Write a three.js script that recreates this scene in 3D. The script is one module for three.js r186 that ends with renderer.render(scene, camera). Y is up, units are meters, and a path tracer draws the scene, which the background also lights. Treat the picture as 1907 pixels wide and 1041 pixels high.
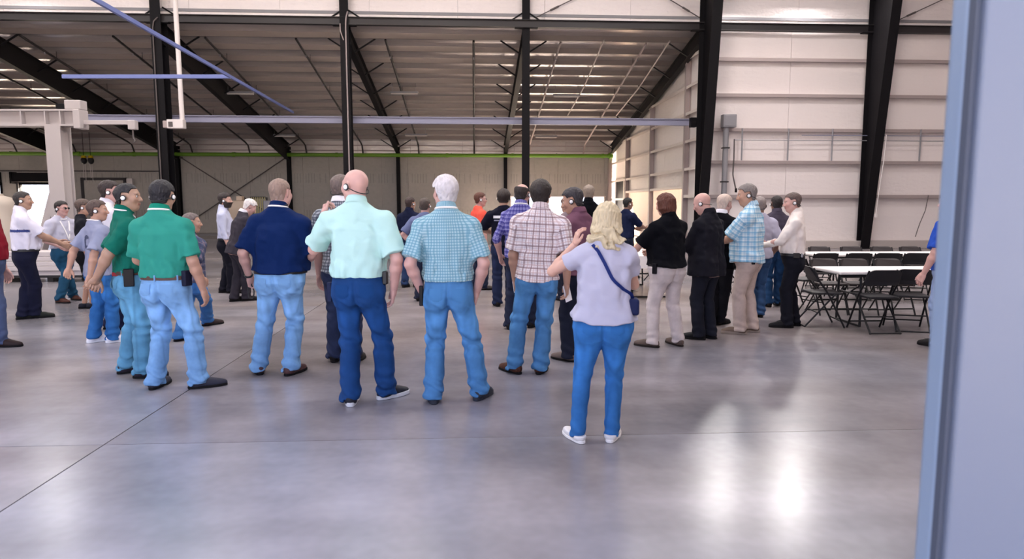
import * as THREE from 'three';
import { mergeGeometries } from 'three/addons/utils/BufferGeometryUtils.js';
import { RoundedBoxGeometry } from 'three/addons/geometries/RoundedBoxGeometry.js';
import { ImprovedNoise } from 'three/addons/math/ImprovedNoise.js';
import { RectAreaLightUniformsLib } from 'three/addons/lights/RectAreaLightUniformsLib.js';
RectAreaLightUniformsLib.init();

// ---------- camera ----------
const F = 1250, CX = 953.5, CY = 520.5, EYE = 1.58, TILT = Math.atan((CY - 382.5) / F);
const camera = new THREE.PerspectiveCamera(2 * Math.atan(CY / F) * 180 / Math.PI, 1907 / 1041, 0.05, 600);
camera.position.set(0, EYE, 0);
camera.rotation.x = -TILT;
camera.focus = 7.5;
camera.userData.fStop = 3.0;

const scene = new THREE.Scene();
const renderer = new THREE.WebGLRenderer();
renderer.toneMapping = THREE.LinearToneMapping;
renderer.toneMappingExposure = 1.36;
renderer.shadowMap.enabled = true;

// ---------- sky: pale bluish overhead, whiter towards the horizon ----------
{
  const W = 128, H = 64, d = new Float32Array(W * H * 4);
  for (let j = 0; j < H; j++) {
    const el = ((j + 0.5) / H - 0.5) * 2;            // -1 nadir .. 1 zenith
    const t = Math.pow(Math.max(0, el), 0.55);
    for (let i = 0; i < W; i++) {
      const o = (j * W + i) * 4;
      const lon = (i + 0.5) / W * 2 * Math.PI - Math.PI, c = Math.sqrt(1 - Math.min(1, el * el)), h = el * Math.PI / 2;
      const x = Math.cos(h) * Math.cos(lon), y = Math.sin(h), z = Math.cos(h) * Math.sin(lon), glow = Math.pow(Math.max(0, (x * 50 + y * 21 - z * 29) / 61.5), 6);   // haze round the sun
      d[o] = 0.93 - 0.36 * t + 1.1 * glow; d[o + 1] = 0.97 - 0.27 * t + 0.9 * glow; d[o + 2] = 1.18 - 0.05 * t + 0.7 * glow; d[o + 3] = 1;
    }
  }
  const sky = new THREE.DataTexture(d, W, H, THREE.RGBAFormat, THREE.FloatType);
  sky.mapping = THREE.EquirectangularReflectionMapping;
  sky.magFilter = THREE.LinearFilter;
  sky.needsUpdate = true;
  scene.background = sky;
  scene.backgroundIntensity = 1.8;
}

// ---------- the building's own axes: u along the column line, w towards the camera ----------
const PHI = 3.2 * Math.PI / 180, CP = Math.cos(PHI), SP = Math.sin(PHI), OX = 0.5, OZ = -24.1, BAY = 6.25;
const B = (u, y, w) => new THREE.Vector3(OX + u * CP + w * SP, y, OZ - u * SP + w * CP);

// ---------- sun, behind the far wall and to the right ----------
{
  const sun = new THREE.DirectionalLight(new THREE.Color(1.0, 0.86, 0.70), 110);
  const at = B(3, 0, -8);
  sun.position.copy(at).add(new THREE.Vector3(50, 21, -29));
  sun.target.position.copy(at);
  sun.castShadow = true;
  Object.assign(sun.shadow.camera, { left: -45, right: 45, top: 45, bottom: -45, near: 1, far: 160 });
  sun.shadow.camera.updateProjectionMatrix();
  sun.shadow.mapSize.set(2048, 2048);
  scene.add(sun, sun.target);
}
const LAMP = 80, LAMP_COLOR = new THREE.Color(1.0, 0.945, 0.925);   // radiance of the hall's lamps

// ---------- pixels of the frame to rays, floor points ----------
function ray(px, py) {
  const x = (px - CX) / F, y = -(py - CY) / F, c = Math.cos(TILT), s = Math.sin(TILT);
  return new THREE.Vector3(x, y * c - s, -y * s - c);
}
function onFloor(px, py, h = 0) { const r = ray(px, py), k = (h - EYE) / r.y; return new THREE.Vector3(r.x * k, h, r.z * k); }
function heightAt(px, py, z) { const r = ray(px, py), k = z / r.z; return EYE + r.y * k; }

// ---------- small helpers ----------
let seed = 12345;
const rnd = () => { seed = (seed * 1664525 + 1013904223) >>> 0; return seed / 4294967296; };
const NZ = new ImprovedNoise();
const noise = (x, y, z) => NZ.noise(x + 31.7, y + 17.3, z + 53.1);
const clamp = (x, a, b) => x < a ? a : x > b ? b : x;
const lerp = (a, b, t) => a + (b - a) * t;
const sstep = (a, b, x) => { const t = clamp((x - a) / (b - a), 0, 1); return t * t * (3 - 2 * t); };
const used = new Map();
function numbered(name) { const n = used.get(name) ?? 0; used.set(name, n + 1); return n ? name + '_' + String(n).padStart(3, '0') : name; }
const V = (x, y, z) => new THREE.Vector3(x, y, z);

function mesh(name, geo, mat, parent) {
  const g = Array.isArray(geo) ? join(geo) : geo;
  const m = new THREE.Mesh(g, mat);
  m.name = numbered(name);
  m.castShadow = m.receiveShadow = true;
  parent.add(m);
  return m;
}
function each(name, list, mat, parent) { return list.map((g) => mesh(name, g, mat, parent)); }   // alike pieces, each a part of its own
function join(list) {
  const l = list.map((g) => { const n = g.index ? g.toNonIndexed() : g; for (const k of Object.keys(n.attributes)) if (!['position', 'normal', 'uv'].includes(k)) n.deleteAttribute(k); return n; });
  return l.length === 1 ? l[0] : mergeGeometries(l);
}
function thing(name, label, category, pos, turn = 0, group) {
  const o = new THREE.Group();
  o.name = numbered(name);
  o.position.copy(pos);
  o.rotation.y = turn;
  o.userData = { label, category };
  if (group) o.userData.group = group;
  scene.add(o);
  return o;
}
function structure(name) {
  const o = new THREE.Group();
  o.name = name;
  o.position.copy(B(0, 0, 0));
  o.rotation.y = PHI;
  o.userData.kind = 'structure';
  scene.add(o);
  return o;
}
// geometries
function box(x0, x1, y0, y1, z0, z1, r = 0) {
  const w = x1 - x0, h = y1 - y0, d = z1 - z0;
  const g = r ? new RoundedBoxGeometry(w, h, d, 2, Math.min(r, w / 2.01, h / 2.01, d / 2.01)) : new THREE.BoxGeometry(w, h, d);
  if (!r) {                                          // uv in metres
    const p = g.attributes.position, n = g.attributes.normal, uv = g.attributes.uv;
    for (let i = 0; i < p.count; i++) {
      const X = p.getX(i) + (x0 + x1) / 2, Y = p.getY(i) + (y0 + y1) / 2, Z = p.getZ(i) + (z0 + z1) / 2;
      if (Math.abs(n.getY(i)) > 0.5) uv.setXY(i, X, Z); else if (Math.abs(n.getX(i)) > 0.5) uv.setXY(i, Z, Y); else uv.setXY(i, X, Y);
    }
  }
  return g.translate((x0 + x1) / 2, (y0 + y1) / 2, (z0 + z1) / 2);
}
const UPV = V(0, 1, 0);
function rod(a, b, r, r2 = r, seg = 8) {             // round bar from a to b
  const d = b.clone().sub(a), g = new THREE.CylinderGeometry(r2, r, d.length(), seg);
  return g.applyQuaternion(new THREE.Quaternion().setFromUnitVectors(UPV, d.normalize())).translate((a.x + b.x) / 2, (a.y + b.y) / 2, (a.z + b.z) / 2);
}
function bar(a, b, w, h, up = UPV) {                 // square bar from a to b: w across, h along "up"
  const d = b.clone().sub(a), L = d.length(), z = d.normalize(), x = up.clone().cross(z).normalize(), y = z.clone().cross(x);
  return new THREE.BoxGeometry(w, h, L).applyMatrix4(new THREE.Matrix4().makeBasis(x, y, z)).translate((a.x + b.x) / 2, (a.y + b.y) / 2, (a.z + b.z) / 2);
}
function tube(points, r, seg = 24, radial = 8) { return new THREE.TubeGeometry(new THREE.CatmullRomCurve3(points, false, 'catmullrom', 0.1), seg, r, radial); }
// an I-section along a line from a to b; "deep" gives the direction of the web
function ibeam(a, b, width, depth0, depth1, deep, tf = 0.02, tw = 0.014) {
  const d = b.clone().sub(a), L = d.length(), z = d.normalize(), x = deep.clone().cross(z).normalize(), y = z.clone().cross(x).normalize();
  const M = new THREE.Matrix4().makeBasis(x, y, z).setPosition(a), q = (u, v, t) => V(u, v, t);
  const slab = (c) => {                              // eight corners -> closed box
    const f = [[0, 1, 2, 3], [7, 6, 5, 4], [0, 4, 5, 1], [1, 5, 6, 2], [2, 6, 7, 3], [3, 7, 4, 0]], pos = [];
    for (const [i, j, k, l] of f) for (const n of [i, k, j, i, l, k]) pos.push(c[n].x, c[n].y, c[n].z);
    const g = new THREE.BufferGeometry();
    g.setAttribute('position', new THREE.Float32BufferAttribute(pos, 3));
    g.setAttribute('uv', new THREE.Float32BufferAttribute(new Float32Array(pos.length / 3 * 2), 2));
    return g;
  };
  const piece = (x0, x1, lo, hi) => slab([q(x0, lo(0), 0), q(x1, lo(0), 0), q(x1, hi(0), 0), q(x0, hi(0), 0), q(x0, lo(1), L), q(x1, lo(1), L), q(x1, hi(1), L), q(x0, hi(1), L)]);
  const D = (t) => lerp(depth0, depth1, t), h = width / 2;
  const g = join([piece(-h, h, () => 0, () => tf), piece(-h, h, (t) => D(t) - tf, D), piece(-tw / 2, tw / 2, () => tf, (t) => D(t) - tf)]);
  g.computeVertexNormals();
  return g.applyMatrix4(M);
}
// ---------- textures ----------
function dataTexture(W, H, fn, srgb = true, wrap = THREE.RepeatWrapping) {
  const d = new Uint8Array(W * H * 4);
  for (let j = 0; j < H; j++) for (let i = 0; i < W; i++) {
    const c = fn(i / W, j / H, i, j), o = (j * W + i) * 4;
    d[o] = clamp(c[0], 0, 255); d[o + 1] = clamp(c[1], 0, 255); d[o + 2] = clamp(c[2], 0, 255); d[o + 3] = 255;
  }
  const t = new THREE.DataTexture(d, W, H);
  t.wrapS = t.wrapT = wrap;
  t.magFilter = THREE.LinearFilter;
  if (srgb) t.colorSpace = THREE.SRGBColorSpace;
  t.needsUpdate = true;
  return t;
}
const rep = (t, x, y = x) => { t.repeat.set(x, y); return t; };
const std = (color, roughness = 0.6, more = {}) => new THREE.MeshStandardMaterial({ color: new THREE.Color(color), roughness, ...more });
// ====================================================================== materials of the building
const fbm = (x, y, z, n = 4) => { let s = 0, a = 0.5; for (let i = 0; i < n; i++) { s += a * noise(x, y, z); x *= 2.03; y *= 2.03; z *= 2.03; a *= 0.5; } return s; };
const floorField = (u, v) => fbm(u * 5, v * 5, 1.3, 5);
const FS = 14;                                       // metres covered by the floor texture
const floorMap = rep(dataTexture(1536, 1536, (u, v) => {
  const a = floorField(u, v), b = fbm(u * 22, v * 22, 7.1, 4), c = noise(u * 240, v * 240, 2), streak = fbm(u * 3, v * 34, 4.4, 3), scuff = 0.35 * sstep(0.1, 0.5, fbm(u * 40, v * 14, 9.9, 3));
  const t = 1 + a * 0.5 + b * 0.2 + c * 0.03 + streak * 0.16 - scuff * 0, warm = fbm(u * 4 + 9, v * 4, 3.3, 3) * 18;
  return [133 * t + warm, 130 * t + warm * 0.3, 136 * t - warm * 0.6];
}, true, THREE.MirroredRepeatWrapping), 1 / FS);
const M = {};
M.slab = [0xffffff, 0xf2efee, 0xfaf6f2, 0xece9ec].map((c) => new THREE.MeshPhysicalMaterial({ color: c, map: floorMap, roughness: 0.25, specularIntensity: 1 }));
const wrinkle = dataTexture(512, 512, (u, v) => { const a = fbm(u * 9, v * 22, 1.1, 4), b = Math.abs(fbm(u * 14, v * 10, 6.6, 3)); const t = 128 + 110 * a + 80 * b; return [t, t, t]; }, false, THREE.MirroredRepeatWrapping);
const facing = (c, bump = 0.02, rough = 0.42) => new THREE.MeshStandardMaterial({ color: new THREE.Color(...c), roughness: rough, bumpMap: rep(wrinkle.clone(), 1 / 2.6), bumpScale: bump });
M.white = facing([0.88, 0.805, 0.79]);
M.upper = facing([0.88, 0.81, 0.80], 0.05, 0.34);
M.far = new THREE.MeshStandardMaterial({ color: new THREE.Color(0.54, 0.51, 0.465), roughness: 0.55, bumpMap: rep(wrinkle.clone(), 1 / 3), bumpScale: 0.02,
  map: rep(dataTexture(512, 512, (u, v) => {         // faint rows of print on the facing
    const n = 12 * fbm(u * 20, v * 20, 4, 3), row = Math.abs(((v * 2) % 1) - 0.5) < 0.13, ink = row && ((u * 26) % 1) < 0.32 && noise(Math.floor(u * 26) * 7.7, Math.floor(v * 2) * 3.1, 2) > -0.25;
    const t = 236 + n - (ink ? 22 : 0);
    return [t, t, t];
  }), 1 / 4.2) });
M.end = facing([0.95, 0.89, 0.85], 0.02, 0.5);
M.deck = new THREE.MeshPhysicalMaterial({ color: new THREE.Color(0.62, 0.575, 0.55), roughness: 0.3, metalness: 0.35, clearcoat: 1, clearcoatRoughness: 0.14, bumpMap: rep(wrinkle.clone(), 1 / 2.6), bumpScale: 0.02 });
M.girt = std('#a89a98', 0.5);
M.girtWhite = std('#e6dcd4', 0.5);
M.purlin = std('#8a807d', 0.42, { metalness: 0.35 });
M.dark = new THREE.MeshPhysicalMaterial({ color: '#0f0d11', roughness: 0.6, specularIntensity: 0.35 });
M.darkRafter = new THREE.MeshPhysicalMaterial({ color: '#161416', roughness: 0.6, specularIntensity: 0.4 });
M.strut = std('#2b2729', 0.5);
M.pipe = std('#2b2627', 0.55);
M.green = std('#6f9f2c', 0.45);
M.grey = std('#8d8b90', 0.5);
M.lilac = std('#8a8aa0', 0.5);
M.blue = std('#6f7cb4', 0.45);
M.paintWhite = std('#e0d8d6', 0.45);
M.cable = std('#5c5453', 0.6);
M.concrete = std('#b8aeaa', 0.85);
M.black = std('#121216', 0.5);
M.yellow = std('#d8b818', 0.5);
M.jamb = std('#728298', 0.42);
M.jambDark = std('#3b4252', 0.6);
M.jambFace = std('#5f6778', 0.5);
M.sheet = new THREE.MeshPhysicalMaterial({ color: new THREE.Color(0.82, 0.74, 0.66), roughness: 1, transmission: 0.6, thickness: 0 });
M.ground = std('#d6cdc2', 0.95);

// ====================================================================== the setting
const UL = -42, UR = 22, WF = -16, WN = 22.6, EAVE = 7.86, TOP = 13.2, FAR_EAVE = 5.3;
const roofY = (w) => lerp(8.06, FAR_EAVE, w / WF);
{
  const g = mesh('ground', box(-160, 160, -0.6, -0.05, -160, 160), M.ground, scene);
  g.userData.kind = 'structure';
}
{ // floor: cast slabs with open joints
  const f = structure('floor');
  mesh('bed', box(UL, UR, -0.045, -0.03, WF - 0.3, WN + 0.35), M.concrete, f);
  const us = [UL], ws = [WF - 0.3];
  for (let k = -3; k <= 2; k++) { const u = -4.31 + 12.5 * k; if (u > UL + 1 && u < UR - 1) us.push(u); }
  us.push(UR);
  for (let k = 5; k >= 0; k--) { const w = 19.58 - 6.2 * k; if (w > WF + 1 && w < WN) ws.push(w); }
  ws.push(WN + 0.35);
  for (let i = 0; i + 1 < us.length; i++) for (let j = 0; j + 1 < ws.length; j++)
    mesh('slab', box(us[i] + 0.005, us[i + 1] - 0.005, -0.03, 0, ws[j] + 0.003, ws[j + 1] - 0.003), M.slab[(i * 2 + j * 3 + (i * j) % 3) % 4], f);
}
// a wall of upright panels along u between u0 and u1, its front face at w
function panelsU(parent, u0, u1, y0, y1, w, mat, step, thick = 0.12, gap = 0.005) {
  const n = Math.max(1, Math.round((u1 - u0) / step)), s = (u1 - u0) / n;
  for (let i = 0; i < n; i++) mesh('panel', box(u0 + i * s + gap, u0 + (i + 1) * s - gap, y0, y1, w - thick, w), mat, parent);
  mesh('cladding', box(u0, u1, y0, y1, w - thick - 0.03, w - thick), M.grey, parent);
}
function panelsW(parent, w0, w1, y0, y1, u, mat, step, dir = 1, gap = 0.005) {
  const n = Math.max(1, Math.round((w1 - w0) / step)), s = (w1 - w0) / n, a = Math.min(u, u + dir * 0.12), b = Math.max(u, u + dir * 0.12);
  for (let i = 0; i < n; i++) mesh('panel', box(a, b, y0, y1, w0 + i * s + gap, w0 + (i + 1) * s - gap), mat, parent);
  mesh('cladding', box(dir > 0 ? b : a - 0.03, dir > 0 ? b + 0.03 : a, y0, y1, w0, w1), M.grey, parent);
}
const GIRTS = [1.95, 3.18, 4.33, 5.55, 6.8];
{ // long wall of the tall hall: closed on the right, open to the side bay on the left, solid above
  const wl = structure('wall_back');
  panelsU(wl, 6.5, UR, 0.28, EAVE, -0.32, M.white, 3.1);
  panelsU(wl, UL, UR, EAVE, TOP, -0.32, M.upper, 3.1);
  for (const y of GIRTS) mesh('girt', [box(6.5, UR, y, y + 0.014, -0.32, -0.1), box(6.5, UR, y - 0.09, y, -0.115, -0.1), box(6.5, UR, y - 0.1, y - 0.09, -0.2, -0.1)], M.girt, wl);
  for (const y of [10.5, 12.0]) mesh('girt', [box(UL, UR, y, y + 0.014, -0.32, -0.1), box(UL, UR, y - 0.2, y, -0.115, -0.1)], M.girt, wl);
  mesh('kerb', box(6.5, UR, 0, 0.28, -0.5, 0.02, 0.012), M.concrete, wl);
}
const OPEN_H = 2.08;
{ // far wall of the side bay with open doorways
  const wf = structure('wall_far');
  const holes = [[-27.6, -25.4, 2.75], [-31.0, -28.7, 2.75], [0.35, 5.9, OPEN_H, 1]];
  const cuts = [UL, ...holes.flatMap((h) => [h[0], h[1]]).sort((a, b) => a - b), 6.6];
  for (let i = 0; i + 1 < cuts.length; i++) {
    const h = holes.find((x) => x[0] === cuts[i]);
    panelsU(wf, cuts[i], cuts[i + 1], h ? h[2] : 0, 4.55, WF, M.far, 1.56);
  }
  panelsU(wf, UL, 6.6, 4.55, FAR_EAVE + 0.05, WF, M.deck, 3.1);
  for (const y of [4.72, 5.02]) mesh('girt', box(UL, 6.6, y, y + 0.05, WF, WF + 0.12), M.girt, wf);
  for (const y of [3.5]) mesh('girt', box(UL, -18.8, y, y + 0.05, WF, WF + 0.1), M.strut, wf);
  for (const [a, b, h, lit] of holes) {
    const t = 0.1;
    if (lit) { mesh('sill', [box(a - t, b + t, h, h + 0.06, WF - 0.12, WF + 0.03), box(a - 0.06, a, 0, h, WF - 0.12, WF + 0.03), box(b, b + 0.06, 0, h, WF - 0.12, WF + 0.03)], M.girtWhite, wf); continue; }
    mesh('door_frame', [box(a - t, a, 0, h + 0.05, WF - 0.14, WF + 0.06), box(b, b + t, 0, h + 0.05, WF - 0.14, WF + 0.06), box(a - t, b + t, h, h + 0.12, WF - 0.14, WF + 0.06)], M.dark, wf);
  }
}
{ // end wall of the side bay: posts, girts, open along the foot
  const we = structure('wall_end');
  const posts = [-15.7, -12.1, -7.1, -2.0, -0.35];
  const uE = 6.5;
  for (let i = 0; i + 1 < posts.length; i++) {        // sheeting follows the roof slope
    const n = i === 3 ? 1 : i ? 3 : 2, a = posts[i], b = posts[i + 1];
    for (let k = 0; k < n; k++) {
      const w0 = lerp(a, b, k / n) + 0.004, w1 = lerp(a, b, (k + 1) / n) - 0.004, y0 = i === 1 || i === 2 ? 2.3 : 0;
      const sh = new THREE.Shape([new THREE.Vector2(w0, y0), new THREE.Vector2(w1, y0), new THREE.Vector2(w1, roofY(w1) + 0.1), new THREE.Vector2(w0, roofY(w0) + 0.1)]);
      const g = new THREE.ExtrudeGeometry(sh, { depth: 0.12, bevelEnabled: false }).rotateY(-Math.PI / 2).translate(uE + 0.12, 0, 0);
      mesh('panel', g, M.end, we);
    }
  }
  for (const y of [1.97, 3.0, 4.05, 5.1, 6.1, 7.15]) {
    const w0 = Math.max(-15.7, (y + 0.25 - 8.06) / ((8.06 - FAR_EAVE) / -WF));
    if (y < 2.2) for (const [a, b] of [[-15.7, -12.1], [-2, -0.35]]) mesh('girt', [box(uE - 0.2, uE, y, y + 0.016, a, b), box(uE - 0.2, uE - 0.184, y - 0.1, y, a, b)], M.girtWhite, we);
    else mesh('girt', [box(uE - 0.2, uE, y, y + 0.016, w0, -0.35), box(uE - 0.2, uE - 0.184, y - 0.09, y, w0, -0.35)], M.girtWhite, we);
  }
  for (let i = 0; i < 8; i++) mesh('translucent_panel', box(uE + 0.05, uE + 0.058, 0.05, 2.26, lerp(-12.1, -2, i / 8) + 0.004, lerp(-12.1, -2, (i + 1) / 8) - 0.004), M.sheet, we);
  mesh('sill', box(uE, uE + 0.12, 0, 0.05, -12.1, -2), M.girtWhite, we);
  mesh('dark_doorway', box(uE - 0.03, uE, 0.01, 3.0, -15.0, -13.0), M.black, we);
  each('door_post', [box(uE - 0.12, uE, 0, 3.05, -15.15, -15.0), box(uE - 0.12, uE, 0, 3.05, -13.0, -12.85), box(uE - 0.12, uE, 3.0, 3.1, -15.15, -12.85)], M.girtWhite, we);
  mesh('lintel', box(uE - 0.2, uE + 0.1, 2.24, 2.34, -12.1, -2), M.girtWhite, we);
  for (const w of posts.slice(1, 4)) mesh('post', ibeam(V(uE - 0.22, 0, w), V(uE - 0.22, roofY(w) - 0.1, w), 0.16, 0.2, 0.2, V(1, 0, 0)), M.girt, we);
}
{ // side bay roof: sagging facing between purlins
  const r = structure('ceiling');
  const n = 14;
  for (let i = 0; i < n; i++) {
    const wa = -0.32 + (WF + 0.32) * i / n, wb = -0.32 + (WF + 0.32) * (i + 1) / n, k = 5, pos = [], uv = [], idx = [], un = 22;
    for (let s = 0; s <= 1; s++) for (let a = 0; a <= un; a++) for (let c = 0; c <= k; c++) {
      const t = c / k, w = lerp(wa, wb, t), u = lerp(UL, 6.62, a / un), sag = Math.sin(Math.PI * t) * (0.05 + 0.02 * noise(u * 0.7, i * 3.3, 0.4));
      pos.push(u, roofY(w) - (s ? -0.1 : sag), w); uv.push(u, w);
    }
    const at = (s, a, c) => (s * (un + 1) + a) * (k + 1) + c;
    for (let a = 0; a < un; a++) for (let c = 0; c < k; c++) {
      idx.push(at(0, a, c), at(0, a, c + 1), at(0, a + 1, c), at(0, a + 1, c), at(0, a, c + 1), at(0, a + 1, c + 1));
      idx.push(at(1, a, c), at(1, a + 1, c), at(1, a, c + 1), at(1, a + 1, c), at(1, a + 1, c + 1), at(1, a, c + 1));
    }
    const g = new THREE.BufferGeometry();
    g.setAttribute('position', new THREE.Float32BufferAttribute(pos, 3)); g.setAttribute('uv', new THREE.Float32BufferAttribute(uv, 2)); g.setIndex(idx); g.computeVertexNormals();
    mesh('roof_panel', g, M.deck, r);
  }
  for (let i = 1; i < n; i++) {
    const w = -0.32 + (WF + 0.32) * i / n, y = roofY(w);
    mesh('purlin', [box(UL, 6.62, y - 0.2, y, w - 0.012, w + 0.012), box(UL, 6.62, y - 0.212, y - 0.2, w - 0.012, w + 0.07), box(UL, 6.62, y - 0.01, y, w - 0.07, w)], M.purlin, r);
  }
  mesh('roofing', [bar(V((UL + UR) / 2, roofY(-0.3) + 0.2, -0.3), V((UL + UR) / 2, roofY(WF - 0.4) + 0.2, WF - 0.4), UR - UL + 0.5, 0.1)], M.grey, r);
}
{ // tall hall's roof
  const r = structure('ceiling_001');
  mesh('roof_panel', box(UL, UR, TOP, TOP + 0.2, -0.5, WN + 0.3), M.upper, r);
  for (let i = 0; i < 16; i++) mesh('purlin', box(UL, UR, TOP - 0.22, TOP, 0.4 + i * 1.5, 0.46 + i * 1.5), M.purlin, r);
}
const JU = -0.970, JW = 22.88;                       // right edge and outer face of the doorway the camera stands in
const DOOR_L = -13, DOOR_H = 6.2;
{
  const a = structure('wall_left');
  panelsW(a, WF, -0.4, 0, 8.2, UL, M.white, 3.1, -1);
  panelsW(a, -0.4, WN, 0, TOP, UL, M.white, 3.1, -1);
  const b = structure('wall_right');
  panelsW(b, -0.4, WN, 0, TOP, UR, M.white, 3.1, 1);
  for (const y of GIRTS) mesh('girt', box(UR - 0.2, UR, y - 0.1, y, -0.1, WN - 0.1), M.girt, b);
  const f = structure('wall_front');
  for (const [u0, u1, y0, y1] of [[JU + 0.5, UR, 0, TOP], [DOOR_L, JU + 0.5, DOOR_H, TOP], [UL, DOOR_L, 0, TOP]]) {
    const n = Math.max(1, Math.round((u1 - u0) / 3.1)), st = (u1 - u0) / n;
    for (let i = 0; i < n; i++) mesh('panel', box(u0 + i * st + 0.003, u0 + (i + 1) * st - 0.003, y0, y1, WN, JW - 0.06), M.white, f);
  }
  mesh('facing_sheet', box(JU + 0.012, JU + 3.4, 0.02, DOOR_H, JW - 0.05, JW - 0.002, 0.006), M.jambFace, f);
  mesh('jamb_seal', box(JU + 0.002, JU + 0.014, 0.02, DOOR_H, JW - 0.05, JW - 0.014), M.jambDark, f);
  mesh('jamb', box(JU, JU + 0.09, 0, DOOR_H, JW - 0.085, JW - 0.02, 0.02), M.jamb, f);
}
M.board = std('#cbc2c1', 0.5);
M.gantry = std('#b4acab', 0.5);
// ====================================================================== steel frame and services
const at = (u, y, w) => B(u, y, w);
{ // columns
  const us = [0, -6.25, -12.5, -18.75, -25, -31.25, -37.5];
  const says = ['straight dark steel column in the middle, behind the man in the plaid shirt', 'straight dark steel column rising behind the bald man, a pale pipe clipped to it', 'broad dark steel column rising behind the two men in green',
    'dark steel column of the near row hidden at the left edge behind the white gantry', 'dark steel column far left of the near row, second from the left end', 'dark steel column far left of the near row, third from the left end', 'dark steel column far left of the near row, at the left end'];
  us.slice(0, 3).forEach((u, i) => {
    const t = thing('steel_column', says[i], 'column', at(u, 0, -0.2), PHI);
    const big = i === 2 ? 0.34 : i === 1 ? 0.3 : 0.26, dp = i === 2 ? 0.5 : i === 1 ? 0.4 : 0.22;
    mesh('shaft', ibeam(V(0, 0, dp / 2), V(0, TOP - 0.2, dp / 2), big, dp, dp, V(0, 0, -1), 0.02, 0.016), M.dark, t);
    mesh('base_plate', box(-0.25, 0.25, 0, 0.025, -dp / 2 - 0.08, dp / 2 + 0.08), M.dark, t);
    each('knee_brace', [bar(V(-0.55, 8.0, -0.12), V(-0.1, 8.28, -0.1), 0.05, 0.05), bar(V(0.55, 8.0, -0.12), V(0.1, 8.28, -0.1), 0.05, 0.05)], M.dark, t);
    if (i === 1) { mesh('conduit', tube([V(0.06, 0.3, 0.24), V(0.06, 7.6, 0.24), V(0.1, 8.05, 0.24), V(0.13, 8.15, 0.2)], 0.024, 40), M.girt, t); mesh('conduit', tube([V(-0.02, 7.2, 0.24), V(-0.12, 7.5, 0.24), V(-0.13, 7.75, 0.22)], 0.018, 12), M.girt, t); }
    if (i === 2) mesh('conduit', tube([V(-0.08, 0.3, 0.29), V(-0.08, 7.4, 0.29), V(-0.02, 7.75, 0.29), V(0.1, 7.85, 0.28)], 0.022, 40), M.cable, t);
    mesh('cap_plate', box(-big / 2 - 0.03, big / 2 + 0.03, TOP - 0.2, TOP - 0.02, -dp / 2, dp / 2), M.dark, t);
  });
  [[6.3, 'tapered dark steel frame column behind the bald man in the dark suit'], [12.45, 'tapered dark steel frame column standing alone on the right wall behind the chairs'], [18.7, 'tapered dark steel frame column hidden behind the doorway edge on the right']].forEach(([u, says], i) => {
    if (i === 2) return;
    const t = thing('steel_column', says, 'column', at(u, 0, 0), PHI);
    mesh('shaft', ibeam(V(0, 0.02, -0.09), V(0, TOP - 0.1, -0.09), 0.34, 0.3, 1.95, V(0, 0, 1), 0.025, 0.018), M.dark, t);
    mesh('base_plate', box(-0.24, 0.24, 0, 0.03, -0.1, 0.3), M.dark, t);
    if (i === 1) mesh('white_cord', tube([V(0.2, 4.05, 0.78), V(0.21, 3.2, 0.7), V(0.17, 1.9, 0.56), V(0.16, 1.25, 0.5)], 0.018, 16), M.paintWhite, t).userData.label = 'white cord hanging down the column';
    if (i === 1) mesh('plug', box(0.12, 0.2, 1.15, 1.28, 0.46, 0.54, 0.01), M.paintWhite, t);
  });
}
{ // eave beam along the column line
  const t = thing('eave_beam', 'long dark horizontal steel beam running along the top of the columns', 'beam', at(0, EAVE, -0.1), PHI);
  mesh('beam', [box(UL, 22, -0.13, 0.13, -0.012, 0.012), box(UL, 22, 0.11, 0.13, -0.1, 0.1), box(UL, 22, -0.13, -0.11, -0.1, 0.1)], M.strut, t);
  each('clip', [-12.5, -6.25, 0, 6.25, 12.45].map((u) => box(u - 0.4, u + 0.4, -0.16, -0.13, -0.1, 0.1)), M.dark, t);
}
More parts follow.
